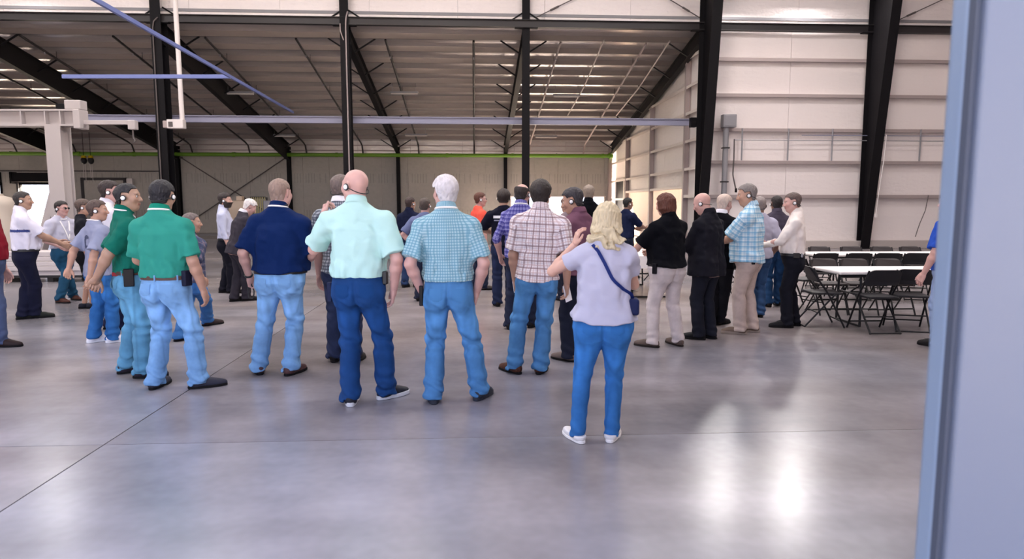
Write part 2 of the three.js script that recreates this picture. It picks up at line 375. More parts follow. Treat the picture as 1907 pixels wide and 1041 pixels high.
{ // rafters of the side bay and the far columns
  const names = [['sloping steel rafter dividing the bright roof bay from the darker one', 0], ['sloping steel rafter above the bald man and the grey-haired man', -6.25], ['sloping dark steel rafter at the left, above the two men in green', -12.5], ['broad dark rafter crossing the top left corner of the roof', -18.75], ['low dark rafter furthest left, behind the white gantry beam', -25], ['sloping steel rafter carrying the top of the lit end wall', 6.25]];
  for (const [says, u] of names) {
    const t = thing('roof_rafter', says, 'rafter', at(u, 0, 0), PHI);
    const big = u < -10 ? 0.75 : 0.5, b = u < -10 ? 0.9 : 0.5;
    mesh('web', ibeam(V(0, roofY(-0.3) - 0.22, -0.3), V(0, roofY(WF) - 0.22, WF + 0.25), 0.22, big, b, V(0, -1, 0), 0.02, 0.014), M.darkRafter, t);
    for (let i = 1; i < 14; i += 2) {
      const w = -0.32 + (WF + 0.32) * i / 14, y = roofY(w) - 0.21;
      mesh('flange_brace', bar(V(-0.85, y, w), V(-0.06, y - 0.5, w), 0.05, 0.05), M.dark, t);
      if (u < 6) mesh('flange_brace', bar(V(0.06, y - 0.5, w), V(0.85, y, w), 0.05, 0.05), M.dark, t);
    }
  }
  const far = [['dark far wall column behind the purple checked shirt', 0], ['dark far wall column to the right of the bald man', -6.25], ['dark far wall column above the man in navy', -12.5], ['dark far wall column beside the broad near column', -18.75], ['dark far wall column hidden behind the white gantry post', -25], ['dark far wall column at the left edge', -31.25], ['grey corner column where the far wall meets the end wall', 6.2]];
  for (const [says, u] of far) {
    const t = thing('wall_column', says, 'column', at(u, 0, WF + 0.16), PHI);
    mesh('shaft', ibeam(V(0, 0.02, 0.16), V(0, FAR_EAVE - 0.35, 0.16), 0.2, 0.3, 0.3, V(0, 0, -1)), u > 5 ? M.girt : M.dark, t);
    mesh('base_plate', box(-0.18, 0.18, 0, 0.02, -0.16, 0.2), M.dark, t);
  }
}
{ // green sprinkler main with its drops and the branch lines under the roof
  const t = thing('sprinkler_main', 'lime green pipe running level along the far wall', 'pipe', at(0, 4.46, WF + 0.48), PHI);
  mesh('pipe', rod(V(-41, 0, 0), V(6.3, 0, 0), 0.105, 0.105, 12), M.green, t);
  each('coupling', [-37, -31, -24, -21, -15.5, -9.7, -3.4, 0.4, 5.7].map((u) => rod(V(u - 0.07, 0, 0), V(u + 0.07, 0, 0), 0.13, 0.13, 12)), M.green, t);
  mesh('flange', [rod(V(6.05, 0, 0), V(6.1, 0, 0), 0.17, 0.17, 12), box(-41, 6.3, -0.02, 0.02, -0.42, -0.1)].slice(0, 1), M.green, t);
  each('bracket', Array.from({ length: 16 }, (_, i) => box(-40 + i * 3.07 - 0.02, -40 + i * 3.07 + 0.02, 0.1, 0.13, -0.46, 0.03)), M.dark, t);
  const says = ['first from the right', 'second from the right', 'third from the right', 'fourth from the right', 'fifth from the right', 'sixth from the right', 'seventh from the right', 'eighth from the right', 'ninth from the right', 'tenth from the right', 'eleventh from the right'];
  for (let k = 0; k < 11; k++) {
    const u = 4.55 - 3.19 * k, w0 = -1.3, w1 = WF + 0.75;
    const p = thing('sprinkler_branch', 'thin pipe sloping under the roof to the green main, ' + says[k], 'pipe', at(u, 0, 0), PHI, 'sprinkler branch pipes under the side roof');
    mesh('pipe', tube([V(0, roofY(w0) - 0.3, w0), V(0, roofY(w1) - 0.36, w1 + 0.3), V(0, roofY(w1) - 0.5, w1), V(0, 4.57, WF + 0.48)], 0.045, 30, 6), k < 2 ? M.girt : M.pipe, p);
    each('hanger', [0.15, 0.4, 0.65, 0.9].map((f) => { const w = lerp(w0, w1, f); return rod(V(0, roofY(w) - 0.34, w), V(0, roofY(w) - 0.02, w), 0.012, 0.012, 5); }), M.pipe, p);
    each('sprinkler_head', [0.1, 0.32, 0.54, 0.76, 0.95].map((f) => { const w = lerp(w0, w1 + 0.3, f); return rod(V(0, roofY(w) - 0.43, w), V(0, roofY(w) - 0.33, w), 0.03, 0.016, 6); }), M.grey, p);
  }
  [[2.95, 'pale conduit sloping under the bright right roof bay'], [5.4, 'pale conduit under the roof nearest the lit end wall']].forEach(([u, s]) => {
    const p = thing('roof_conduit', s, 'pipe', at(u, 0, 0), PHI);
    mesh('pipe', tube([V(0, roofY(-1) - 0.28, -1.2), V(0.05, roofY(-6) - 0.28, -6), V(-0.1, roofY(-10) - 0.28, -10)], 0.03, 16, 6), M.girtWhite, p);
    each('hanger', [-2, -5, -8].map((w) => rod(V(0, roofY(w) - 0.28, w), V(0, roofY(w) - 0.02, w), 0.012, 0.012, 5)), M.girt, p);
  });
}
{ // light fittings under the side roof (hardly lit)
  const tubeMat = std('#b9ada6', 0.5, { emissive: new THREE.Color(0.9, 0.85, 0.8), emissiveIntensity: 0.06 });
  const spots = [[447, 175, 'left of the roof, upper row'], [753, 175, 'in the middle of the roof, upper row'], [1055, 180, 'right of the roof, upper row'], [529, 254, 'left of the roof, lower row'], [775, 253, 'in the middle of the roof, lower row'], [1017, 256, 'right of the roof, lower row']];
  for (const [px, py, s] of spots) {
    const r = ray(px, py);                             // where that line of sight reaches a height just under the roof
    let k = 20; for (; k < 42; k += 0.02) { const x = r.x * k - OX, z = r.z * k - OZ, w = x * SP + z * CP; if (EYE + r.y * k > roofY(w) - 0.58) break; }
    const p = r.clone().multiplyScalar(k).add(V(0, EYE, 0));
    const t = thing('light_fitting', 'slim pale strip light under the sloping roof, ' + s, 'light', p, PHI);
    mesh('housing', box(-0.6, 0.6, 0.03, 0.11, -0.08, 0.08, 0.01), M.grey, t);
    mesh('diffuser', box(-0.58, 0.58, -0.02, 0.03, -0.07, 0.07, 0.02), tubeMat, t);
    each('hanger', [rod(V(-0.5, 0.1, 0), V(-0.5, 0.5, 0), 0.008, 0.008, 5), rod(V(0.5, 0.1, 0), V(0.5, 0.5, 0), 0.008, 0.008, 5)], M.grey, t);
    const l = new THREE.RectAreaLight(LAMP_COLOR, 0.3, 1.1, 0.12);
    l.position.copy(p).add(V(0, -0.04, 0)); l.rotation.x = -Math.PI / 2; scene.add(l);
  }
}
// ---------- lamps of the tall hall ----------
{
  const glow = std('#ffffff', 0.4, { emissive: LAMP_COLOR, emissiveIntensity: 3.5 });
  function lamp(p, says, size, power) {
    const t = thing('high_bay_lamp', says, 'lamp', p, PHI, 'high bay lamps of the tall hall');
    mesh('housing', box(-size[0] / 2, size[0] / 2, 0.03, 0.16, -size[1] / 2, size[1] / 2, 0.02), M.grey, t);
    mesh('diffuser', box(-size[0] / 2 + 0.03, size[0] / 2 - 0.03, 0, 0.035, -size[1] / 2 + 0.03, size[1] / 2 - 0.03, 0.01), glow, t);
    each('hanger', [-1, 1].map((s) => rod(V(s * size[0] * 0.4, 0.15, 0), V(s * size[0] * 0.4, TOP - p.y - 0.01, 0), 0.01, 0.01, 5)), M.grey, t);
    const l = new THREE.RectAreaLight(LAMP_COLOR, power, size[0], size[1]);
    l.position.copy(p).add(V(0, -0.03, 0)); l.rotation.set(-Math.PI / 2, 0, PHI); l.castShadow = true; scene.add(l);
  }
  let n = 0;
  for (const w of [6.0, 11.5, 17]) for (let k = -5; k <= 2; k++) lamp(at(-3 + k * BAY, 10.9, w), 'square high bay lamp under the tall roof, ' + ['first', 'second', 'third', 'fourth', 'fifth', 'sixth', 'seventh', 'eighth'][k + 5] + ' from the left of the ' + ['back', 'middle', 'front'][Math.round((w - 6) / 5.5)] + ' row', [1.2, 0.6], LAMP), n++;
  // flood lamps on the upper wall; the polished floor mirrors them
  for (const [px, py, says, pw] of [[1470, 926, 'right of the two flood lamps on the upper right wall', 230], [1338, 918, 'left of the two flood lamps on the upper right wall', 170], [112, 950, 'flood lamp high on the wall at the left', 90]]) {
    const f = onFloor(px, py), r = ray(px, py), w0 = (f.x - OX) * SP + (f.z - OZ) * CP, dw = r.x * SP + r.z * CP, k = (0.32 - w0) / dw, p = V(f.x + r.x * k, -r.y * k, f.z + r.z * k);
    const t = thing('flood_lamp', says, 'lamp', p, PHI);
    const head = mesh('head', box(-0.32, 0.32, -0.26, 0.26, -0.08, 0.02, 0.02), M.grey, t), face = mesh('diffuser', box(-0.29, 0.29, -0.23, 0.23, 0.01, 0.035, 0.008), glow, t);
    head.rotation.x = face.rotation.x = 0.75;
    mesh('arm', bar(V(0, 0, -0.04), V(0, 0.1, -0.6), 0.06, 0.06), M.strut, t);
    const l = new THREE.RectAreaLight(LAMP_COLOR, pw, 0.56, 0.44);
    l.position.copy(p).add(V(0, -0.035, 0.04)); l.rotation.order = 'YXZ'; l.rotation.set(0.75 - Math.PI, PHI, 0); l.castShadow = true;
    l.lookAt(l.position.clone().add(V(SP * 0.73, -0.68, CP * 0.73)));
    scene.add(l);
  }
}
{ // crane runway beam behind the columns, blue rails and their drop
  const t = thing('runway_beam', 'long pale lilac steel beam running level behind the near columns', 'beam', at(0, 4.6, -0.62), PHI);
  mesh('beam', [box(UL + 0.3, 6.15, -0.11, 0.11, -0.03, 0.03), box(UL + 0.3, 6.15, 0.09, 0.12, -0.09, 0.09), box(UL + 0.3, 6.15, -0.12, -0.09, -0.09, 0.09)], M.lilac, t);
  each('bracket', [-12.5, -6.25, 0, 6.1].map((u) => box(u - 0.1, u + 0.1, -0.2, 0.14, 0.09, 0.32)), M.dark, t);
  const a = V(-6.55, 4.95, -7.6), b = V(-7.98, 4.95, -25.0), o = V(-7.3, 4.95, -17);
  const r = thing('blue_rail', 'thin light blue overhead rail running back to the pale runway beam', 'rail', o);
  mesh('rail', bar(a.clone().sub(o), b.clone().sub(o), 0.055, 0.075), M.blue, r);
  each('hanger', [0.02].map((f) => { const p = a.clone().lerp(b, f).sub(o); return rod(p, V(p.x, TOP - 0.02 - o.y, p.z), 0.01, 0.01, 5); }), M.grey, r);
  const c = thing('blue_rail', 'short blue cross rail level with the thin overhead rail, at upper left', 'rail', V(-9.5, 4.94, -18.1));
  mesh('rail', box(-2.3, 2.1, -0.05, 0.05, -0.04, 0.04, 0.008), M.blue, c);
  const p = onFloor(325, 0, 0), z = -22.3, top = V(ray(338, 60).x / ray(338, 60).z * z, 0, z);
  const yb = heightAt(325, 231, z), cx = ray(325, 231).x / ray(325, 231).z * z;
  const d = thing('bus_box', 'beige box on a white drop pipe in front of the broad left column', 'box', V(cx, yb, z));
  mesh('box_body', box(-0.2, 0.33, -0.15, 0.14, -0.12, 0.12, 0.02), M.paintWhite, d);
  mesh('end_piece', box(-0.34, -0.2, -0.13, 0.1, -0.1, 0.1, 0.02), M.girt, d);
  mesh('port', box(-0.14, 0.0, -0.1, 0.06, 0.118, 0.135, 0.005), M.cable, d);
  mesh('drop_pipe', rod(V(0.26, 0.13, 0), V(0.2, TOP - yb - 0.02, 0), 0.075, 0.075, 12), M.paintWhite, d);
}
{ // white gantry at the left
  const z = -16.4, X = (px, py) => ray(px, py).x / ray(px, py).z * z, Y = (px, py) => heightAt(px, py, z);
  const cx = X(112, 300), o = V(cx, 0, z), yb = Y(112, 236), yt = Y(112, 205);
  const t = thing('gantry_crane', 'white steel gantry with post, diagonal brace and level beam at the left', 'crane', o, 0);
  mesh('post', ibeam(V(0, 0, 0.2), V(0, yb, 0.2), 0.37, 0.4, 0.4, V(0, 0, -1), 0.03, 0.05), M.gantry, t);
  mesh('post_cover', box(-0.15, 0.15, 0.3, yb - 0.1, -0.14, 0.19), M.gantry, t);
  mesh('beam', [box(-4.6, 0.62, yb, yb + 0.04, -0.18, 0.18), box(-4.6, 0.62, yt - 0.04, yt, -0.18, 0.18), box(-4.6, 0.62, yb, yt, -0.03, 0.03)], M.gantry, t);
  each('stiffener', [-3.2, -1.9, -0.75, -0.18, 0.18, 0.6].map((x) => box(x - 0.015, x + 0.015, yb, yt, -0.17, 0.17)), M.gantry, t);
  each('end_bracket', [box(0.28, 0.66, yt, yt + 0.22, -0.14, 0.14, 0.02), box(0.5, 0.66, yb - 0.06, yt, -0.16, 0.2, 0.02)], M.gantry, t);
  mesh('end_stop', box(0.05, 0.28, yt + 0.02, yt + 0.14, -0.1, 0.1, 0.01), M.dark, t);
  mesh('brace', bar(V(-0.78, 0.02, 0), V(-0.1, 2.05, 0), 0.18, 0.22, V(0, 0, 1)), M.gantry, t);
  mesh('base_plate', box(-1.0, 0.35, 0, 0.03, -0.3, 0.3), M.gantry, t);
  const ye = Y(200, 229);
  mesh('arm', [box(0.6, 1.85, ye - 0.04, ye + 0.06, -0.05, 0.05, 0.01), box(1.72, 1.9, ye - 0.16, ye + 0.06, -0.08, 0.08, 0.02)], M.gantry, t);
  mesh('hook', tube([V(1.8, ye - 0.15, 0), V(1.8, ye - 0.35, 0), V(1.84, ye - 0.42, 0), V(1.8, ye - 0.46, 0)], 0.02, 10), M.cable, t);
}
{ // right wall: box and conduit, pipe frames, hanging cable
  const w = -0.02;
  const t = thing('junction_box', 'grey electrical box on a thick vertical conduit on the white wall', 'electrical box', at(7.24, 0, 0.06), PHI);
  mesh('box_body', box(-0.24, 0.24, 4.34, 4.8, -0.14, 0.16, 0.02), M.grey, t);
  mesh('lid', box(-0.2, 0.2, 4.38, 4.76, 0.155, 0.175, 0.008), M.grey, t);
  mesh('conduit', rod(V(-0.08, 0.28, 0), V(-0.08, 4.36, 0), 0.1, 0.1, 12), M.grey, t);
  each('strap', [1.2, 2.4, 3.6].map((y) => box(-0.2, 0.04, y, y + 0.05, -0.1, 0.11)), M.strut, t);
  const f = thing('pipe_frame', 'row of thin grey upright pipes joining two girts on the white wall', 'pipe', at(8, 0, 0), PHI);
  for (const px of [1377, 1462, 1543, 1622, 1705, 1790]) { const k = (px - CX) / F, u = (24.1 * k - 0.5) / (1 - 0.056 * k) - 8; mesh('upright', rod(V(u, 3.2, -0.07), V(u, 4.34, -0.07), 0.028, 0.028, 8), M.grey, f); }
  mesh('rail', rod(V(-0.45, 3.92, -0.05), V(13.5, 3.92, -0.05), 0.016, 0.016, 6), M.grey, f);
  mesh('rail', rod(V(2.0, 4.1, -0.04), V(13.5, 4.1, -0.04), 0.014, 0.014, 6), M.lilac, f);
  const c = thing('hanging_cable', 'dark cable dropping down the white wall beside the grey box', 'cable', at(7.54, 0, -0.03), PHI);
  mesh('cord', tube([V(-0.03, 3.95, 0), V(-0.02, 3.2, 0), V(-0.04, 2.7, 0), V(0.03, 2.35, 0.03), V(0.09, 2.15, 0)], 0.026, 20), M.cable, c);
  mesh('plug', box(0.06, 0.13, 2.05, 2.2, -0.03, 0.03, 0.01), M.dark, c);
  const g = thing('hanging_cable', 'thin slack cable on the white wall near the doorway edge', 'cable', at(14.6, 0, -0.04), PHI);
  mesh('cord', tube([V(0.3, 1.95, 0), V(0.2, 1.4, 0.03), V(0.0, 0.9, 0.05), V(-0.1, 0.42, 0)], 0.014, 16), M.cable, g);
  // tie rods of the upper wall
  [[0.35, 8.1, 2.6, 9.2, 'rising right from the middle column'], [6.2, 8.15, 4.3, 9.2, 'rising left from the first tapered column'], [13.2, 8.1, 15.6, 9.2, 'rising right from the lone tapered column']].forEach(([u0, y0, u1, y1, s]) => {
    const r = thing('tie_rod', 'thin steel tie rod across the upper wall, ' + s, 'rod', at(u0, y0, -0.16), PHI);
    const e = V((u1 - u0) * 2.2, (y1 - y0) * 2.2, 0);
    mesh('rod', rod(V(0, 0, 0), e, 0.018, 0.018, 6), M.cable, r);
    mesh('turnbuckle', rod(e.clone().multiplyScalar(0.1), e.clone().multiplyScalar(0.16), 0.035, 0.035, 8), M.cable, r);
  });
  // cross bracing on the far wall
  [[-18.6, 4.3, -12.7, 0.4, 'falling to the right'], [-12.7, 4.3, -18.6, 0.4, 'falling to the left']].forEach(([u0, y0, u1, y1, s], i) => {
    const r = thing('tie_rod', 'thin cross brace rod on the far wall, ' + s, 'rod', at(u0, y0, WF + 0.06 + i * 0.07), PHI);
    mesh('rod', rod(V(0, 0, 0), V(u1 - u0, y1 - y0, 0), 0.03, 0.03, 6), M.cable, r);
    mesh('anchor', box(-0.08, 0.08, -0.06, 0.06, -0.04, 0.04), M.cable, r);
  });
}
{ // far left: door housings, door leaf, hoists, bollards, stacked boards
  const dz = at(-27, 0, WF).z;
  [[-26.5, 2.9, 2.3, 'dark rolled door housing above the bright doorway behind the white gantry'], [-29.85, 2.9, 2.1, 'dark rolled door housing above the bright doorway at the left edge']].forEach(([u, y, wd, s]) => {
    const t = thing('roller_door', s, 'door', at(u, y, WF + 0.28), PHI);
    mesh('drum_cover', box(-wd / 2 - 0.1, wd / 2 + 0.1, 0, 0.5, -0.2, 0.2, 0.04), M.dark, t);
    each('end_bracket', [box(-wd / 2 - 0.2, -wd / 2 - 0.1, -0.1, 0.55, -0.26, 0.24), box(wd / 2 + 0.1, wd / 2 + 0.2, -0.1, 0.55, -0.26, 0.24)], M.dark, t);
    each('track', [box(-wd / 2 - 0.08, -wd / 2 + 0.02, -2.88, 0, -0.2, -0.1), box(wd / 2 - 0.02, wd / 2 + 0.08, -2.88, 0, -0.2, -0.1)], M.strut, t);
  });
  const d = thing('inner_partition', 'dark framed grey door panel on the far wall, yellow posts before it', 'door', at(-22.9, 0, WF + 0.16), PHI);
  mesh('panel', box(-1.1, 1.1, 0.02, 3.0, -0.04, 0.04), M.far, d);
  mesh('frame', [box(-1.25, -1.1, 0, 3.15, -0.1, 0.1), box(1.1, 1.25, 0, 3.15, -0.1, 0.1), box(-1.25, 1.25, 3.0, 3.15, -0.1, 0.1), box(-1.1, 1.1, 1.5, 1.58, -0.05, 0.07)], M.strut, d);
  mesh('white_post', box(1.3, 1.62, 0, 3.1, -0.06, 0.14), M.paintWhite, d);
  [[-22.35, 'left of the pair of yellow safety posts at the far wall'], [-21.95, 'right of the pair of yellow safety posts at the far wall']].forEach(([u, s]) => {
    const b = thing('bollard', s, 'bollard', at(u, 0, WF + 0.75), PHI);
    mesh('post', new THREE.LatheGeometry([[0, 0], [0.16, 0], [0.16, 2.1], [0.14, 2.17], [0.08, 2.22], [0, 2.23]].map(([x, y]) => new THREE.Vector2(x, y)), 16), M.yellow, b);
    mesh('foot_plate', box(-0.19, 0.19, 0, 0.02, -0.19, 0.19), M.dark, b);
  });
  [[156, 'left one of two small dark hoists hanging at the green pipe'], [169, 'right one of two small dark hoists hanging at the green pipe']].forEach(([px, s]) => {
    const z = -37, x = ray(px, 297).x / ray(px, 297).z * z, y = heightAt(px, 299, z);
    const h = thing('chain_hoist', s, 'hoist', V(x, y, z));
    mesh('body', new THREE.SphereGeometry(0.16, 14, 10).scale(1, 1.25, 0.9), M.black, h);
    mesh('cap', new THREE.CylinderGeometry(0.1, 0.15, 0.12, 12).translate(0, 0.2, 0), M.yellow, h);
    each('chain', [rod(V(0.05, -0.18, 0), V(0.05, -1.1, 0), 0.012, 0.012, 5), rod(V(-0.05, -0.18, 0), V(-0.05, -0.95, 0), 0.012, 0.012, 5)], M.paintWhite, h);
    mesh('hanger', rod(V(0, 0.24, 0), V(0, roofY((x - OX) * SP + (z - OZ) * CP) - y, 0), 0.014, 0.014, 5), M.dark, h);
  });
  const p = onFloor(95, 525), st = thing('skid', 'dark low skid under the stack of white boards at the left', 'skid', V(p.x, 0, p.z), 0.05);
  each('runner', [-0.85, 0, 0.85].map((x) => box(x - 0.06, x + 0.06, 0, 0.09, -0.6, 0.02)), M.black, st);
  mesh('deck', box(-1.0, 1.0, 0.09, 0.13, -0.6, 0.04), M.black, st);
  for (let i = 0; i < 5; i++) {
    const b = mesh('white_board', box(-0.95 + 0.01 * (i % 2), 0.93, 0, 0.095, -0.6, 0.015 * ((i * 3) % 4), 0.012), M.board, scene);
    b.position.set(p.x, 0.132 + i * 0.1, p.z); b.rotation.y = 0.05;
    b.userData = { label: 'thick white board, ' + ['lowest', 'second from the bottom', 'middle one', 'second from the top', 'topmost'][i] + ' of the stack on the dark skid', category: 'board', group: 'white boards on the skid' };
  }
  // crates before the far wall
  const z = -31, X = (px) => (px - CX) / F * -z * 1.02;
  const c = thing('carton', 'tall beige carton before the far wall, behind the white-haired man', 'carton', V(X(461), 0, z));
  mesh('body', box(-0.42, 0.42, 0, 1.78, -0.3, 0.3, 0.01), std('#cdb9a6', 0.8), c);
  mesh('flap', box(-0.42, 0.42, 1.78, 1.8, -0.3, 0.02), std('#c4ae9a', 0.8), c);
  const c2 = thing('carton', 'small beige carton sitting on top of the tall one', 'carton', V(X(461), 1.802, z));
  mesh('body', box(-0.13, 0.13, 0, 0.2, -0.15, 0.15, 0.01), std('#cdb9a6', 0.8), c2);
  mesh('tape', box(-0.02, 0.02, 0.2, 0.202, -0.15, 0.15), std('#b59a7c', 0.5), c2);
  const rk = thing('stillage', 'slatted yellowish rack before the far wall, beside the beige carton', 'rack', V(X(492), 0, z));
  for (let i = 0; i < 7; i++) mesh('slat', box(-0.3 + i * 0.1, -0.25 + i * 0.1, 0.05, 1.95, -0.02, 0.02), std('#a39a72', 0.7), rk);
  mesh('frame', [box(-0.34, 0.36, 1.88, 1.98, -0.05, -0.02), box(-0.34, 0.36, 0, 0.1, -0.3, -0.02), box(-0.34, -0.28, 0, 1.95, -0.3, -0.25), box(0.3, 0.36, 0, 1.95, -0.3, -0.25)], M.strut, rk);
  const bx = thing('cabinet', 'grey steel cabinet before the far wall, beside the slatted rack', 'cabinet', V(X(514), 0, z));
  mesh('body', box(-0.22, 0.3, 0.04, 1.8, -0.3, 0.2, 0.01), std('#8d8c95', 0.6), bx);
  mesh('door', box(-0.2, 0.28, 0.08, 1.76, 0.2, 0.22, 0.005), std('#94939c', 0.6), bx);
  each('foot', [box(-0.2, -0.14, 0, 0.04, -0.28, -0.2), box(0.2, 0.26, 0, 0.04, -0.28, -0.2), box(-0.2, -0.14, 0, 0.04, 0.1, 0.18), box(0.2, 0.26, 0, 0.04, 0.1, 0.18)], M.dark, bx);
  const tk = thing('covered_machine', 'pale rounded plastic tank behind the man in the white polo', 'tank', V((12 - CX) / F * 19.5, 0, -19.2));
  mesh('body', new THREE.LatheGeometry([[0, 0.02], [0.52, 0.02], [0.56, 0.08], [0.56, 1.55], [0.45, 1.78], [0.2, 1.86], [0, 1.87]].map(([x, y]) => new THREE.Vector2(x, y)), 28), std('#cfc2b4', 0.6), tk);
  mesh('lid', new THREE.CylinderGeometry(0.2, 0.22, 0.06, 20).translate(0, 1.88, 0), std('#c2b5a8', 0.6), tk);
}
// ====================================================================== folding tables and chairs
const tableTop = std('#efe9e6', 0.45), tubeBlack = std('#15151a', 0.4, { metalness: 0.3 }), seatBlack = std('#1b1a1f', 0.5), seatBrown = std('#2b2325', 0.5);
function makeTable(pos, turn, L, label, group) {
  const t = thing('folding_table', label, 'table', pos, turn, group);
  mesh('tabletop', [box(-L / 2, L / 2, 0.695, 0.74, -0.38, 0.38, 0.02)], tableTop, t);
  each('rim', [box(-L / 2 + 0.03, L / 2 - 0.03, 0.665, 0.7, -0.35, -0.32), box(-L / 2 + 0.03, L / 2 - 0.03, 0.665, 0.7, 0.32, 0.35)], tubeBlack, t);
  for (const s of [-1, 1]) {
    const x = s * (L / 2 - 0.34);
    mesh('leg_frame', [rod(V(x, 0.69, -0.27), V(x, 0.01, -0.3), 0.016), rod(V(x, 0.69, 0.27), V(x, 0.01, 0.3), 0.016), rod(V(x, 0.02, -0.3), V(x, 0.02, 0.3), 0.016), rod(V(x, 0.42, -0.28), V(x, 0.42, 0.28), 0.013)], tubeBlack, t);
    each('stay', [rod(V(x, 0.42, 0), V(x - s * 0.42, 0.69, 0), 0.011), rod(V(x, 0.3, -0.1), V(x, 0.42, 0), 0.01)], tubeBlack, t);
  }
  return t;
}
function makeChair(seatMat) {
  const t = new THREE.Group(); t.name = 'folding_chair';
  for (const s of [-1, 1]) {
    const x = s * 0.215;
    mesh('side_rail', tube([V(x, 0.012, -0.24), V(x, 0.45, -0.02), V(x * 0.99, 0.62, 0.1), V(x * 0.93, 0.78, 0.17)], 0.0125, 18), tubeBlack, t);
    mesh('rear_leg', rod(V(x * 0.88, 0.012, 0.25), V(x * 0.88, 0.45, -0.12), 0.0115), tubeBlack, t);
  }
  mesh('foot_bar', rod(V(-0.2, 0.02, 0.247), V(0.2, 0.02, 0.247), 0.0105), tubeBlack, t);
  mesh('foot_bar', rod(V(-0.215, 0.1, -0.197), V(0.215, 0.1, -0.197), 0.0105), tubeBlack, t);
  mesh('foot_bar', rod(V(-0.19, 0.2, 0.09), V(0.19, 0.2, 0.09), 0.009), tubeBlack, t);
  mesh('seat', box(-0.19, 0.19, 0.435, 0.465, -0.21, 0.19, 0.014), seatMat, t);
  { // back panel, bent and with rounded upper corners
    const sh = new THREE.Shape(); const w = 0.215, h0 = 0.6, h1 = 0.79, r = 0.075;
    sh.moveTo(-w + 0.03, h0); sh.lineTo(w - 0.03, h0); sh.quadraticCurveTo(w, h0, w, h0 + 0.05); sh.lineTo(w - 0.01, h1 - r); sh.quadraticCurveTo(w - 0.02, h1, w - r - 0.01, h1); sh.lineTo(-w + r + 0.01, h1); sh.quadraticCurveTo(-w + 0.02, h1, -w + 0.01, h1 - r); sh.lineTo(-w, h0 + 0.05); sh.quadraticCurveTo(-w, h0, -w + 0.03, h0);
    const g = new THREE.ExtrudeGeometry(sh, { depth: 0.016, bevelEnabled: true, bevelSize: 0.005, bevelThickness: 0.005, bevelSegments: 2, curveSegments: 6 }), p = g.attributes.position;
    for (let i = 0; i < p.count; i++) p.setZ(i, p.getZ(i) + 0.088 + (p.getY(i) - 0.6) * 0.42 - 0.9 * p.getX(i) * p.getX(i) + 0.04);
    g.computeVertexNormals();
    mesh('backrest', g, seatMat, t);
  }
  return t;
}
const chairProto = { black: makeChair(seatBlack), brown: makeChair(seatBrown) };
used.set('folding_chair', 0);
function chair(kind, pos, turn, label) {
  const o = chairProto[kind].clone();
  o.name = numbered('folding_chair');
  o.position.copy(pos); o.rotation.y = turn;
  o.userData = { label, category: 'chair', group: 'black folding chairs at the white tables' };
  scene.add(o);
}
{
  makeTable(V(5.55, 0, -8.95), 0.03, 2.75, 'white folding table nearer the camera at the right, chairs along both sides');
  makeTable(V(6.75, 0, -11.95), 0.03, 3.0, 'white folding table further back, along the right wall');
  const onX = (px, z, y = 400) => ray(px, y).x / ray(px, y).z * z;
  // backs to the camera: turn 0; facing the camera: turn PI
  const Z1 = -8.35, Z2 = -9.75, Z3 = -11.3, Z4 = -12.75;
  chair('black', V(onX(1640, Z1), 0, Z1), 0.04, 'black folding chair before the near table, its back squarely towards the camera');
  chair('black', V(onX(1703, -8.45), 0, -8.45), -0.25, 'black folding chair in front of the near table, next to the doorway edge');
  chair('black', V(onX(1536, -8.75), 0, -8.75), 1.25 - Math.PI / 2 - 1.35, 'black folding chair at the left end of the near table, seen from its side');
  chair('black', V(onX(1502, -10.3), 0, -10.3), -1.2, 'black folding chair behind the left end of the near table, seen from its side');
  chair('brown', V(onX(1548, Z2), 0, Z2), Math.PI + 0.05, 'folding chair across the near table, leftmost there, only its top showing');
  chair('brown', V(onX(1604, Z2), 0, Z2), Math.PI - 0.06, 'folding chair across the near table, second there, only its top showing');
  chair('brown', V(onX(1670, Z2), 0, Z2), Math.PI + 0.03, 'folding chair across the near table, third there, only its top showing');
  [[1533, 'leftmost'], [1596, 'second from the left'], [1653, 'third from the left'], [1708, 'rightmost']].forEach(([px, s], i) => {
    chair('black', V(onX(px, Z3), 0, Z3), [0.05, -0.05, -0.2, -0.22][i], 'black folding chair before the back table, ' + s + ' in its row of four');
    chair('brown', V(onX(px - (i ? 0 : -3), Z4), 0, Z4), Math.PI + [0.03, 0, -0.04, 0.02][i], 'folding chair behind the back table, ' + s + ', only its top edge showing');
  });
  chair('black', V(onX(1357, -12.1), 0, -12.1), 0.7, 'black folding chair seen between the dark suit and the khaki trousers');
  makeTable(V(2.32, 0, -12.3), Math.PI / 2 + 0.04, 2.44, 'white table in the middle under a white cloth, before the woman in black');
  const cl = thing('table_cloth', 'white paper cloth over the end of the middle table', 'tablecloth', V(2.32, 0, -12.3), Math.PI / 2 + 0.04);
  const ripple = (x, y) => 0.012 * Math.sin(x * 14 + y * 3);
  const g = new THREE.BoxGeometry(2.5, 0.006, 0.84, 30, 1, 12).translate(0, 0.744, 0);
  const skirt = new THREE.BoxGeometry(0.006, 0.2, 0.84, 1, 6, 24).translate(-1.247, 0.645, 0), side = new THREE.BoxGeometry(2.5, 0.16, 0.006, 40, 4, 1);
  const p = skirt.attributes.position; for (let i = 0; i < p.count; i++) p.setX(i, p.getX(i) - Math.abs(ripple(p.getZ(i), p.getY(i))) * (0.745 - p.getY(i)) * 6);
  const s1 = side.clone().translate(0, 0.667, 0.418), s2 = side.clone().translate(0, 0.667, -0.418);
  mesh('top_sheet', g, tableTop, cl); mesh('hanging_edge', [skirt, s1, s2], tableTop, cl);
}
